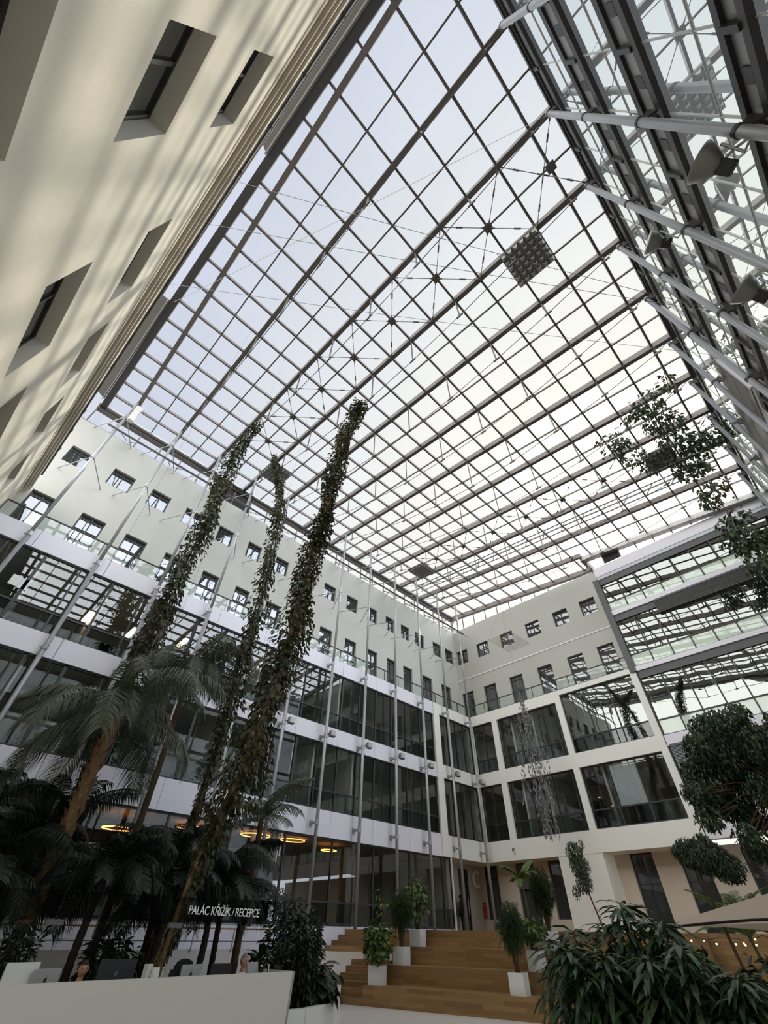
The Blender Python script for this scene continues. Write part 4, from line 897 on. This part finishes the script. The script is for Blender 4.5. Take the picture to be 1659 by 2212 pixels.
palm('fishtail_palm', 'tall thin plant with light green spreading top above the lowest right pot', (p[0], p[1], 1.3), 1.75, .8, 8, 'leaf', 'greenstem', .035, 62, ll=.26, droop=.4, nl=16, bend=(.8, 1.6), emin=.2, w=.08)
# ================================================================== RECEPTION
A = Vector((-1.0, 9.64, 0)); B = Vector((7.85, 10.52, 0)); u = (B-A).normalized(); n = Vector((-u.y, u.x, 0))
t = thing('reception_desk', 'long plain white reception desk across the lower left', 'desk', (3.5, 10.3, 0))
m = MB(); bo = [A, B-u*.1, B-u*.1+n*.95, A+n*.95]; to = [A, B, B+n*.95, A+n*.95]
m.add([(p.x, p.y, 0) for p in [A, B-u*.1, B-u*.1+n*.06, A+n*.06]]+[(p.x, p.y, 1.1) for p in [A, B, B+n*.06, A+n*.06]], [(3, 2, 1, 0), (4, 5, 6, 7), (0, 1, 5, 4), (1, 2, 6, 5), (2, 3, 7, 6), (3, 0, 4, 7)])
m.build('front_panel', 'desk', t)
m = MB(); q = [B-u*.06, B, B+n*.95, B-u*.06+n*.95]
m.add([(p.x-u.x*.1, p.y-u.y*.1, 0) for p in q]+[(p.x, p.y, 1.1) for p in q], [(3, 2, 1, 0), (4, 5, 6, 7), (0, 1, 5, 4), (1, 2, 6, 5), (2, 3, 7, 6), (3, 0, 4, 7)]); m.build('end_panel', 'desk', t)
m = MB(); q = [A+n*.06, B-u*.16+n*.06, B-u*.16+n*.9, A+n*.9]
m.add([(p.x, p.y, .7) for p in q]+[(p.x, p.y, .75) for p in q], [(3, 2, 1, 0), (4, 5, 6, 7), (0, 1, 5, 4), (1, 2, 6, 5), (2, 3, 7, 6), (3, 0, 4, 7)]); m.build('work_top', 'desk', t)
def on_desk(px, d=.55):
    """point on the work top seen at photo column px, d behind the desk front"""
    best = None
    for k in range(2000):
        s = 8.8*k/2000; p = A+u*s+n*d
        v = Vector((p.x, p.y, 1.15-EYE)); x = 829.5+F*(v.dot(Vector(cr)))/(v.dot(Vector(fw)))
        if best is None or abs(x-px) < best[0]: best = (abs(x-px), p)
    return Vector((best[1].x, best[1].y, .75))
def screen(name, label, px, w, ztop, rot, m='silver', d=.55, logo=False, thick=.03, tilt=0, cat='monitor', stand=True):
    b = on_desk(px, d); t = thing(name, label, cat, b)
    a = math.atan2(u.y, u.x)+rot; e = Vector((math.cos(a), math.sin(a), 0)); f = Vector((-e.y, e.x, 0)); h = ztop-.75
    z0 = .12 if stand else 0
    c = lambda x, y, z: b+e*x+f*(y+z*tilt)+Vector((0, 0, z))
    mm = MB(); k = [c(x, y, z) for y in (-thick/2, thick/2) for (x, z) in ((-w/2, z0), (w/2, z0), (w/2, h), (-w/2, h))]
    mm.add(k, [(0, 1, 2, 3), (7, 6, 5, 4), (0, 4, 5, 1), (1, 5, 6, 2), (2, 6, 7, 3), (3, 7, 4, 0)]); sh_ = mm.build('rear_shell', m, t, bevel=.006)
    s = MB(); k = [c(x, y, z) for y in (thick/2, thick/2+.004) for (x, z) in ((-w/2+.015, z0+.015), (w/2-.015, z0+.015), (w/2-.015, h-.015), (-w/2+.015, h-.015))]
    s.add(k, [(0, 1, 2, 3), (7, 6, 5, 4), (0, 4, 5, 1), (1, 5, 6, 2), (2, 6, 7, 3), (3, 7, 4, 0)]); s.build('display', 'black', t)
    if stand:
        s = MB(); s.bar(c(0, .0, .0), c(0, .02, .3), .09, .02, upv=tuple(f)); k = [c(x, y, z) for z in (0, .012) for (x, y) in ((-.11, -.08), (.11, -.08), (.11, .1), (-.11, .1))]
        s.add(k, [(3, 2, 1, 0), (4, 5, 6, 7), (0, 1, 5, 4), (1, 2, 6, 5), (2, 3, 7, 6), (3, 0, 4, 7)]); s.build('stand', m, t)
    if logo:
        s = MB(); zc = (z0+h)/2+.05; pts = [c(math.cos(q*PI/8)*.028, -thick/2-.003, zc+math.sin(q*PI/8)*.03) for q in range(16)]
        s.add(pts, [tuple(range(16))]); s.add([c(.0, -thick/2-.003, zc+.036), c(.014, -thick/2-.003, zc+.042), c(.018, -thick/2-.003, zc+.058), c(.004, -thick/2-.003, zc+.05)], [(0, 1, 2, 3)])
        s.build('round_emblem', 'frame' if m == 'silver' else 'greyfin', sh_)
    return t
screen('display_board', 'blank white board standing at the left end of the desk', 45, .46, 1.29, -.05, 'pot', thick=.05, cat='board', stand=False, tilt=.18)
screen('monitor', 'silver monitor seen from behind beside the white board', 100, .44, 1.22, .2, 'silver', logo=True)
screen('monitor', 'wide black monitor seen from behind in the middle of the desk', 250, .62, 1.31, -.1, 'black', logo=True)
screen('upright_box', 'narrow white upright box beside the small lamp', 318, .12, 1.24, .3, 'pot', thick=.1, cat='box', stand=False)
screen('monitor', 'silver monitor seen from behind right of the dark jacket', 413, .46, 1.22, .12, 'silver', logo=True)
screen('monitor', 'black monitor seen from behind beside the grey-haired man', 478, .46, 1.22, -.1, 'black')
screen('card_terminal', 'pale till screen with a square label near the right end of the desk', 553, .38, 1.22, .3, 'silver', cat='till', thick=.05, tilt=.25)
screen('leaflet_stand', 'small white leaflet stand left of the dark jacket', 352, .09, 1.2, 1.0, 'pot', thick=.02, cat='leaflet stand', stand=False)
screen('leaflet_stand', 'small white leaflet stand at the right end of the desk', 580, .1, 1.19, 1.1, 'pot', thick=.02, cat='leaflet stand', stand=False)
b = on_desk(336, .45); t = thing('table_lamp', 'small table lamp with white shade on the desk', 'lamp', b)
MB().lathe([(.0, 0), (.07, 0), (.07, .015), (.008, .02), (.008, .36)], 12, b).build('base', 'silver', t)
MB().lathe([(.075, .33), (.06, .45), (.0, .45)], 16, b).build('lamp_shade', 'paper', t)
# ---- people
def head_mesh(zc, k=1.0, hair=False, hl=0):
    """a head: skull, brow, nose, chin and ears; or the hair shell that sits on it"""
    vs, fs = [], []; NU, NV = 24, 18
    for j in range(NV+1):
        th = PI*j/NV; z = math.cos(th)
        for i in range(NU):
            ph = 2*PI*i/NU; x = math.cos(ph)*math.sin(th); y = math.sin(ph)*math.sin(th)
            w = .077*(1-.26*max(0, -z)**1.2); dp = .098*(1-.12*max(0, -z)); fr = max(0, y)**3
            X = x*w; Y = .015+y*dp+(.014*max(0, -z)*fr if z < -.45 else 0); Z = z*.116
            nose = math.exp(-((x*.077)/.013)**2)*math.exp(-((Z+.012)/.026)**2)*(1 if y > .5 else 0); Y += nose*.026
            Y += .006*math.exp(-((Z-.035)/.014)**2)*(1 if y > .6 else 0); Y -= .007*math.exp(-((abs(X)-.032)/.014)**2)*math.exp(-((Z-.018)/.014)**2)*(1 if y > .5 else 0)
            if abs(x) > .93 and abs(z) < .28 and abs(y) < .35: X += .016*(1 if x > 0 else -1)
            if hair:
                n = 1.07+.02*math.sin(ph*7+j); X *= n; Y = .015+(Y-.015)*n; Z = Z*1.045
                low = z < (.42 if y > .35 else (-.1 if abs(y) <= .35 else -.45)-hl*4)
                if low: X *= .8; Y = .015+(Y-.015)*.8
            vs.append((X, Y, zc+Z))
    for j in range(NV):
        for i in range(NU):
            a = j*NU+i; b = j*NU+(i+1) % NU; fs.append((a, b, b+NU, a+NU))
    return vs, fs
def figure(name, label, loc, rot, pose, skinm, hairm, topm, legm, hair_len=0):
    t = thing(name, label, 'person', loc)
    def skin(nm, J, E_, m, root):
        me = bpy.data.meshes.new(nm); bm = bmesh.new(); ly = bm.verts.layers.skin.verify(); vs = {}
        for k, (p, r) in J.items():
            v = bm.verts.new(p); rr = r if isinstance(r, tuple) else (r, r); v[ly].radius = rr; vs[k] = v
            v[ly].use_root = (k == root)
        for a, b in E_: bm.edges.new((vs[a], vs[b]))
        bm.to_mesh(me); bm.free(); me.materials.append(MT[m]); o = bpy.data.objects.new(nm, me); C.objects.link(o); o.parent = t
        s = o.modifiers.new('skin', 'SKIN'); s.use_smooth_shade = True; s.branch_smoothing = .4
        d = o.modifiers.new('sub', 'SUBSURF'); d.levels = 1; d.render_levels = 1
        return o
    sit = pose == 'sit'; H = .0 if sit else .40
    J = {'pelvis': ((0, 0, .54+H), .11), 'belly': ((0, .01, .68+H), .105), 'chest': ((0, 0, .86+H), (.13, .1)), 'neck0': ((0, .0, .97+H), .07), 'neck': ((0, .01, 1.03+H), .056), 'jaw': ((0, .02, 1.09+H), .05)}
    E_ = [('pelvis', 'belly'), ('belly', 'chest'), ('chest', 'neck0'), ('neck0', 'neck'), ('neck', 'jaw')]
    T = {k: J[k] for k in ('pelvis', 'belly', 'chest')}; T['neck0'] = ((0, 0, .965+H), .075); TE = [('pelvis', 'belly'), ('belly', 'chest'), ('chest', 'neck0')]
    L_ = {'pelvis': ((0, 0, .53+H), .125)}; LE = []
    for s, sd in ((-1, 'l'), (1, 'r')):
        sh = (s*.165, 0, .93+H); 
        if sit: el, wr, pa_ = (s*.23, .1, .72), (s*.13, .31, .79), (s*.1, .38, .8); fd = Vector((-s*.25, 1, -.25))
        else: el, wr, pa_ = (s*.235, -.01, .64+H), (s*.2, .1, .42+H), (s*.19, .13, .36+H); fd = Vector((-s*.05, .3, -1))
        J.update({sd+'sh': (sh, .055), sd+'el': (el, .042), sd+'wr': (wr, .03), sd+'pa': (pa_, (.036, .022))})
        E_ += [('chest', sd+'sh'), (sd+'sh', sd+'el'), (sd+'el', sd+'wr'), (sd+'wr', sd+'pa')]
        fd.normalize(); P0 = Vector(pa_); across = Vector((1, 0, 0)) if sit else Vector((0, 1, 0))
        for q, (o, ln) in enumerate(((-.03, .06), (-.01, .075), (.01, .078), (.03, .065))):
            a = P0+across*o+fd*.035; b_ = a+fd*ln*.5; c = b_+(fd+Vector((0, 0, -.5))).normalized()*ln*.5
            for w, (pp, r_) in enumerate(((a, .011), (b_, .009), (c, .008))): J['%sf%d%d' % (sd, q, w)] = (tuple(pp), r_)
            E_ += [(sd+'pa', '%sf%d0' % (sd, q)), ('%sf%d0' % (sd, q), '%sf%d1' % (sd, q)), ('%sf%d1' % (sd, q), '%sf%d2' % (sd, q))]
        th = P0-fd*.005-across*s*.04 if sit else P0+across*.045; J[sd+'th'] = (tuple(th), .012); J[sd+'th2'] = (tuple(th+fd*.045), .009); E_ += [(sd+'pa', sd+'th'), (sd+'th', sd+'th2')]
        T.update({sd+'sh': (sh, .072), sd+'el': (el, .056), sd+'wr': (tuple(Vector(wr)*.9+Vector(el)*.1), .04)}); TE += [('chest', sd+'sh'), (sd+'sh', sd+'el'), (sd+'el', sd+'wr')]
        hp = (s*.09, 0, .5+H)
        kn, an, toe = ((s*.11, .42, .5), (s*.11, .44, .1), (s*.115, .58, .05)) if sit else ((s*.1, .03, .48), (s*.1, -.01, .09), (s*.115, .15, .04))
        J.update({sd+'hp': (hp, .085), sd+'kn': (kn, .056), sd+'an': (an, .04), sd+'to': (toe, (.04, .028))}); E_ += [('pelvis', sd+'hp'), (sd+'hp', sd+'kn'), (sd+'kn', sd+'an'), (sd+'an', sd+'to')]
        L_.update({sd+'hp': (hp, .105), sd+'kn': (kn, .074), sd+'an': (an, .058)}); LE += [('pelvis', sd+'hp'), (sd+'hp', sd+'kn'), (sd+'kn', sd+'an')]
    bulk = .05 if not sit else .016
    T = {k: (p, tuple(x+bulk for x in r) if isinstance(r, tuple) else r+bulk) for k, (p, r) in T.items()}
    bd = skin('body', J, E_, skinm, 'pelvis'); bpy.context.view_layer.update(); me = bpy.data.meshes.new_from_object(bd.evaluated_get(bpy.context.evaluated_depsgraph_get()))
    bd.modifiers.clear(); hv, hf = head_mesh(1.14+H); q = bmesh.new(); q.from_mesh(me); nv = [q.verts.new(v) for v in hv]
    for f in hf:
        q.faces.new([nv[i] for i in f])
    for f in q.faces: f.smooth = True
    q.to_mesh(me); q.free(); bd.data = me
    skin('shirt', T, TE, topm, 'pelvis'); skin('trousers', L_, LE, legm, 'pelvis')
    mb = MB(); mb.v, mb.f = head_mesh(1.14+H, 1.0, True, hair_len); mb.m = [0]*len(mb.f)
    off = base_of(t); mb.v = [tuple(Vector(v)+off) for v in mb.v]; mb.build('hair', hairm, t, smooth=True)
    for s in (-1, 1): MB().tube([off+Vector((s*.032, .098, 1.156+H)), off+Vector((s*.032, .106, 1.156+H))], .009, 8).build('eye', 'black', t)
    MB().bar(off+Vector((-.024, .108, 1.084+H)), off+Vector((.024, .108, 1.084+H)), .01, .009).build('mouth', 'redbark', t)
    t.rotation_euler = (0, 0, rot)
    return t
ra = math.atan2(u.y, u.x)
m1 = on_desk(178, 1.45); figure('person', 'brown-haired bearded man in a grey shirt seated behind the desk', (m1.x, m1.y, .02), ra+PI-.2, 'sit', 'skin', 'hair_b', 'shirt_g', 'cloth_b')
m2 = on_desk(526, 1.35); figure('person', 'grey-haired man in a white shirt seated near the right end of the desk', (m2.x, m2.y, .07), ra+PI+.1, 'sit', 'skin', 'hair_g', 'shirt_w', 'cloth_b')
figure('person', 'person all in black standing at the corner entrance door', (27.6, 21.15, TER), .5, 'stand', 'cloth_b', 'cloth_b', 'cloth_b', 'cloth_b', .12)
def chair(label, p, rot, jacket=False):
    t = thing('office_chair', label, 'chair', p)
    e = Vector((math.cos(rot), math.sin(rot), 0)); f = Vector((-e.y, e.x, 0)); p = Vector(p)
    def bx(nm, x0, x1, y0, y1, z0, z1, m):
        k = [p+e*x+f*y+Vector((0, 0, z)) for z in (z0, z1) for x, y in ((x0, y0), (x1, y0), (x1, y1), (x0, y1))]
        MB().add(k, [(3, 2, 1, 0), (4, 5, 6, 7), (0, 1, 5, 4), (1, 2, 6, 5), (2, 3, 7, 6), (3, 0, 4, 7)]).build(nm, m, t, bevel=.03)
    bx('seat', -.23, .23, -.22, .24, .4, .47, 'cloth_b'); bx('backrest', -.21, .21, .27, .32, .5, 1.0 if not jacket else 1.2, 'cloth_b')
    MB().tube([p, p+Vector((0, 0, .37))], .03, 8).build('gas_column', 'steel_d', t)
    s = MB()
    for k in range(5): a = k*1.257; s.bar(p+Vector((0, 0, .07)), p+Vector((math.cos(a)*.3, math.sin(a)*.3, .04)), .04, .03)
    s.build('star_base', 'steel_d', t); MB().bar(p+f*.2+Vector((0, 0, .38)), p+f*.3+Vector((0, 0, .6)), .06, .03).build('back_support', 'steel_d', t)
    return p, e, f
chair('black office chair under the man in the grey shirt', (m1.x, m1.y, 0), ra-.2); chair('black office chair under the grey-haired man', (m2.x, m2.y, 0), ra+.1)
pj = on_desk(378, 1.3); pc, e_, f_ = chair('black office chair with a dark jacket over its back', (pj.x, pj.y, 0), ra+PI, True)
t = thing('jacket', 'dark jacket hung over the back of an office chair', 'jacket', (pj.x, pj.y, 1.1))
mb = MB(); c0 = Vector((pj.x, pj.y, 0))+f_*.3
prof = [(.0, .3), (.16, .28), (.21, .1), (.23, -.15), (.26, -.45)]
for w, z in [(.05, .16), (.17, .12), (.23, .0), (.25, -.25), (.28, -.55)]:
    for q in range(12):
        a = 2*PI*q/12; mb.v.append(tuple(c0+e_*math.cos(a)*w+f_*math.sin(a)*(.08+.02*math.sin(q*2.7))+Vector((0, 0, 1.12+z))))
mb.f = [(i*12+q, i*12+(q+1) % 12, (i+1)*12+(q+1) % 12, (i+1)*12+q) for i in range(4) for q in range(12)]+[tuple(range(11, -1, -1))]; mb.m = [0]*len(mb.f); mb.build('jacket_body', 'cloth_b', t, smooth=True)
for s in (-1, 1): MB().tube([c0+e_*s*.2+Vector((0, 0, 1.13)), c0+e_*s*.29+Vector((0, 0, .85)), c0+e_*s*.3+Vector((0, 0, .6))], [.06, .06, .05], 8).build('sleeve', 'cloth_b', t, smooth=True)
# ---- hanging smoked sign
sg = thing('hanging_sign', 'smoked see-through sign lettered PALÁC KŘIŽÍK / RECEPCE hanging over the desk', 'sign', (4.5, 10.5, 1.95))
p0, p1, p2, p3 = Vector((-.5, 10.47, 1.76)), Vector((6.95, 10.5, 1.75)), Vector((7.31, 10.5, 2.14)), Vector((-.5, 10.47, 2.1))
sp0 = MB().add([p0, p1, p2, p3], [(0, 1, 2, 3)]).build('smoked_panel', 'signglass', sg)
for (x, k) in ((2.9, 0), (4.95, 1), (.9, 2)): MB().box(x-.13, 10.44, 1.7, x+.13, 10.52, 1.77).build('clamp', 'greyfin', sg); MB().tube([(x, 10.48, 1.74), (x, 10.48, rz(10.5))], .0025, 4).build('hanging_wire', 'steel_d', sg)
fc = bpy.data.curves.new('lettering', 'FONT'); fc.body = 'PALÁC KŘIŽÍK / RECEPCE'; fc.size = .175; fc.extrude = .004; fc.space_character = .92
f0 = bpy.data.objects.new('lettering_curve', fc); C.objects.link(f0); bpy.context.view_layer.update(); wdt = f0.dimensions.x
lm = bpy.data.meshes.new_from_object(f0.evaluated_get(bpy.context.evaluated_depsgraph_get())); bpy.data.objects.remove(f0); lm.materials.clear(); lm.materials.append(MT['letters'])
fo = bpy.data.objects.new('lettering', lm); C.objects.link(fo); fo.parent = sp0
fo.location = Vector((5.13, 10.45, 1.89))-sg.location; fo.rotation_euler = (PI/2, .004, 0); fo.scale = (1.57/wdt, 1, 1)
t = thing('letter_sign', 'white ring-shaped letter C on the beige wall beside the entrance door', 'sign', (29.76, 21.38, 4.28))
mb = MB(); R0 = .36; pts = [Vector((29.76+R0*math.cos(a), 21.4, 4.28+R0*1.04*math.sin(a))) for a in [math.radians(48+264*k/28) for k in range(29)]]
for a, b in zip(pts, pts[1:]): mb.bar(a, b+(b-a)*.06, .12, .085, upv=(b-a).cross(Vector((0, 1, 0))).normalized())
mb.build('letter_face', 'letters', t)
for a in (1.2, 3.2, 5.0): MB().tube([(29.76+R0*math.cos(a), 21.44, 4.28+R0*math.sin(a)), (29.76+R0*math.cos(a), 21.5, 4.28+R0*math.sin(a))], .02, 6).build('spacer', 'galv', t)
t = thing('fire_extinguisher', 'red fire extinguisher on the beige wall between entrance and window', 'extinguisher', (30.28, 21.36, 2.45))
MB().lathe([(0, 0), (.09, .01), (.1, .05), (.1, .48), (.05, .58), (.03, .62)], 14, (30.28, 21.36, 2.5)).build('cylinder', 'red', t, smooth=True)
MB().box(30.25, 21.3, 3.12, 30.31, 21.42, 3.2).build('valve', 'black', t); MB().tube([(30.28, 21.3, 3.15), (30.18, 21.26, 3.0), (30.17, 21.28, 2.75)], .015, 6).build('hose', 'black', t)
t = thing('security_camera', 'small dark camera on the far frame above the recess', 'camera', (XB-.1, 17.6, 5.5))
MB().bar((XB, 17.75, 5.55), (XB-.14, 17.75, 5.5), .03, .03).build('bracket', 'black', t); MB().tube([(XB-.12, 17.75, 5.5), (XB-.26, 17.72, 5.42)], .05, 8).build('camera_body', 'black', t)
# ---- parasol with fairy lights
pc = Vector((14.6, 1.6, 0)); a0 = -.15
t = thing('parasol', 'large square beige parasol with dark hem behind the foreground bush', 'parasol', pc)
def pp(x, y, z): return pc+Vector((x*math.cos(a0)-y*math.sin(a0), x*math.sin(a0)+y*math.cos(a0), z))
Rp = 2.55; zr = 1.83; zt = 2.62; mb = MB(); N = 6
cor = [(-Rp, Rp), (-Rp, -Rp), (Rp, -Rp), (Rp, Rp)]
for k in range(4):
    (ax, ay), (bx2, by2) = cor[k], cor[(k+1) % 4]
    grid = []
    for i in range(N+1):
        row = []
        for j in range(N+1):
            f = i/N; x = (ax+(bx2-ax)*j/N)*(1-f); y = (ay+(by2-ay)*j/N)*(1-f); sag = .16*math.sin(PI*j/N)*math.sin(PI*min(f+.15, 1))
            row.append(pp(x, y, zr+(zt-zr)*f**.9+.12*math.sin(PI*j/N)*(1-f)-sag))
        grid.append(row)
    o = len(mb.v); mb.add([q for row in grid for q in row], [(i*(N+1)+j, i*(N+1)+j+1, (i+1)*(N+1)+j+1, (i+1)*(N+1)+j) for i in range(N) for j in range(N)])
mb.build('canopy', 'canvas', t, smooth=True)
s = MB()
for k in range(4):
    (ax, ay), (bx2, by2) = cor[k], cor[(k+1) % 4]
    s.tube([pp(ax+(bx2-ax)*j/N, ay+(by2-ay)*j/N, zr+.12*math.sin(PI*j/N)-.01) for j in range(N+1)], .022, 6)
s.build('hem', 'cloth_b', t)
for k in range(4): MB().bar(pp(cor[k][0], cor[k][1], zr), pp(0, 0, zt-.02), .03, .03).build('rib', 'frame', t)
MB().tube([pp(0, 0, 0), pp(0, 0, zt+.1)], .035, 10).build('pole', 'frame', t); MB().box(pc.x-.4, pc.y-.4, 0, pc.x+.4, pc.y+.4, .08).build('base', 'alu', t)
t = thing('fairy_lights', 'string of tiny warm fairy lights under the parasol edge', 'lights', pp(-Rp, Rp, zr))
r = random.Random(5); pts = [pp(-Rp-.02, Rp-.1*k*Rp, zr-.05-.14*abs(math.sin(k*1.4))) for k in range(19)]
MB().tube(pts, .006, 4).build('wire', 'black', t)
bm_ = None
for k in range(44):
    q = r.random()*17.9; i = int(q); p = pts[i].lerp(pts[i+1], q-i)+Vector((r.uniform(-.05, .05), 0, -r.uniform(0, .1)))
    if k > 30: p = Vector((r.uniform(8.3, 9.0), r.uniform(1.4, 3.6), r.uniform(.6, 1.7)))
    if bm_ is None:
        o = MB().lathe([(0, -.014), (.012, -.007), (.014, 0), (.012, .007), (0, .014)], 8).build('bulb', 'bulb', None); bm_ = o.data
    else: o = bpy.data.objects.new('bulb', bm_); C.objects.link(o)
    o.parent = t; o.location = p-t.location
for k, (a, b, nm) in enumerate((((4.0, -3.6, 20.6), (-1.9, 9.5, 18.2), 'sagging'), ((9.4, -3.4, 14.2), (-2.2, 4.5, 17.0), 'upper straight'), ((9.4, -3.4, 14.0), (-2.2, 6.0, 17.0), 'lower straight'), ((12.1, -3.4, 15.5), (-2.3, 8.5, 17.0), 'farthest'))):
    a, b = Vector(a), Vector(b); tag(MB().tube([a.lerp(b, q/12)-Vector((0, 0, .25*math.sin(PI*q/12))) for q in range(13)], .007, 4).build('thin_wire', 'alu'), '%s thin wire strung across the hall from the glass wall to the cream wall' % nm, 'wire')
# ================================================================== LIGHT
w = bpy.data.worlds.new('overcast'); sc.world = w; w.use_nodes = True; nt = w.node_tree; nt.nodes.clear()
out = nt.nodes.new('ShaderNodeOutputWorld'); bg = nt.nodes.new('ShaderNodeBackground'); tc = nt.nodes.new('ShaderNodeTexCoord')
sv = at(1430, 1225, X=30)-Vector((0, 0, EYE)); sv.normalize()
dt = nt.nodes.new('ShaderNodeVectorMath'); dt.operation = 'DOT_PRODUCT'; dt.inputs[1].default_value = sv; nt.links.new(tc.outputs['Generated'], dt.inputs[0])
rp_ = nt.nodes.new('ShaderNodeValToRGB'); el = rp_.color_ramp.elements
el[0].position = 0; el[0].color = (.66, .655, .64, 1); el[1].position = 1; el[1].color = (2.2, 2.0, 1.75, 1)
for pos, c in ((.40, (.62, .65, .72)), (.52, (.62, .66, .77)), (.78, (.80, .82, .84)), (.93, (1.0, .98, .90))):
    q = el.new(pos); q.color = c+(1,)
mr = nt.nodes.new('ShaderNodeMapRange'); mr.inputs['From Min'].default_value = -.2; mr.inputs['From Max'].default_value = 1
nt.links.new(dt.outputs['Value'], mr.inputs['Value']); nt.links.new(mr.outputs[0], rp_.inputs[0])
nz = nt.nodes.new('ShaderNodeTexNoise'); nz.inputs['Scale'].default_value = 2.2; nz.inputs['Detail'].default_value = 4; nt.links.new(tc.outputs['Generated'], nz.inputs['Vector'])
m2 = nt.nodes.new('ShaderNodeMapRange'); m2.inputs['From Min'].default_value = .3; m2.inputs['From Max'].default_value = .7; m2.inputs['To Min'].default_value = .95; m2.inputs['To Max'].default_value = 1.05; nt.links.new(nz.outputs['Fac'], m2.inputs['Value'])
mm = nt.nodes.new('ShaderNodeMix'); mm.data_type = 'RGBA'; mm.blend_type = 'MULTIPLY'; mm.inputs[0].default_value = 1
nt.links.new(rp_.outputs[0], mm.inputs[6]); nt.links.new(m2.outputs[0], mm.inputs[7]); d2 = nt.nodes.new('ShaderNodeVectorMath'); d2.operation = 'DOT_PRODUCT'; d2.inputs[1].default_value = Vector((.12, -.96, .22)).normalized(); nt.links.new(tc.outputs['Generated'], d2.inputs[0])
m3 = nt.nodes.new('ShaderNodeMapRange'); m3.interpolation_type = 'SMOOTHSTEP'; m3.inputs["From Min"].default_value = .68; m3.inputs['From Max'].default_value = 1; m3.inputs['To Min'].default_value = 1; m3.inputs['To Max'].default_value = BACK_FILL; nt.links.new(d2.outputs['Value'], m3.inputs['Value'])  # unseen bright sky lobe behind the glass wall, added to light the left facade
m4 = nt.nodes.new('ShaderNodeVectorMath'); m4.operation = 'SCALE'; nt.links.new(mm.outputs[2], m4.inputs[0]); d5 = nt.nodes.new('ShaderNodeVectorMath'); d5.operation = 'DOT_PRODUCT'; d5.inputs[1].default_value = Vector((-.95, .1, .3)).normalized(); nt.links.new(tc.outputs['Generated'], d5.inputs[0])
m5 = nt.nodes.new('ShaderNodeMapRange'); m5.interpolation_type = 'SMOOTHSTEP'; m5.inputs['From Min'].default_value = .6; m5.inputs['From Max'].default_value = 1; m5.inputs['To Min'].default_value = 0; m5.inputs['To Max'].default_value = SIDE_FILL; nt.links.new(d5.outputs['Value'], m5.inputs['Value'])  # second added sky lobe, beyond the cream wall, to light the far wall
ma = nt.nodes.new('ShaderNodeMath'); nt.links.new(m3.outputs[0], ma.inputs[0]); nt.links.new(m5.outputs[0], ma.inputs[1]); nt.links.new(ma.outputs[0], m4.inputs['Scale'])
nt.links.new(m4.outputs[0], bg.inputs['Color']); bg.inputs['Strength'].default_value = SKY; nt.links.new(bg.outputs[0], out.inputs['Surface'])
sl = bpy.data.lights.new('sun', 'SUN'); sl.energy = SUN; sl.angle = math.radians(1.6); sl.color = (1, .93, .8); so = bpy.data.objects.new('sun', sl); C.objects.link(so)
so.rotation_euler = sv.to_track_quat('Z', 'Y').to_euler(); so.location = (20, 5, 40)
sc.view_settings.view_transform = 'Standard'; sc.view_settings.look = 'None'; sc.view_settings.gamma = 1; sc.view_settings.use_curve_mapping = False; sc.view_settings.exposure = EXPO
cy = sc.cycles; cy.max_bounces = 10; cy.diffuse_bounces = 8; cy.glossy_bounces = 5; cy.transparent_max_bounces = 24; cy.transmission_bounces = 4; cy.use_denoising = True; cy.caustics_reflective = False; cy.caustics_refractive = False; cy.sample_clamp_indirect = 6
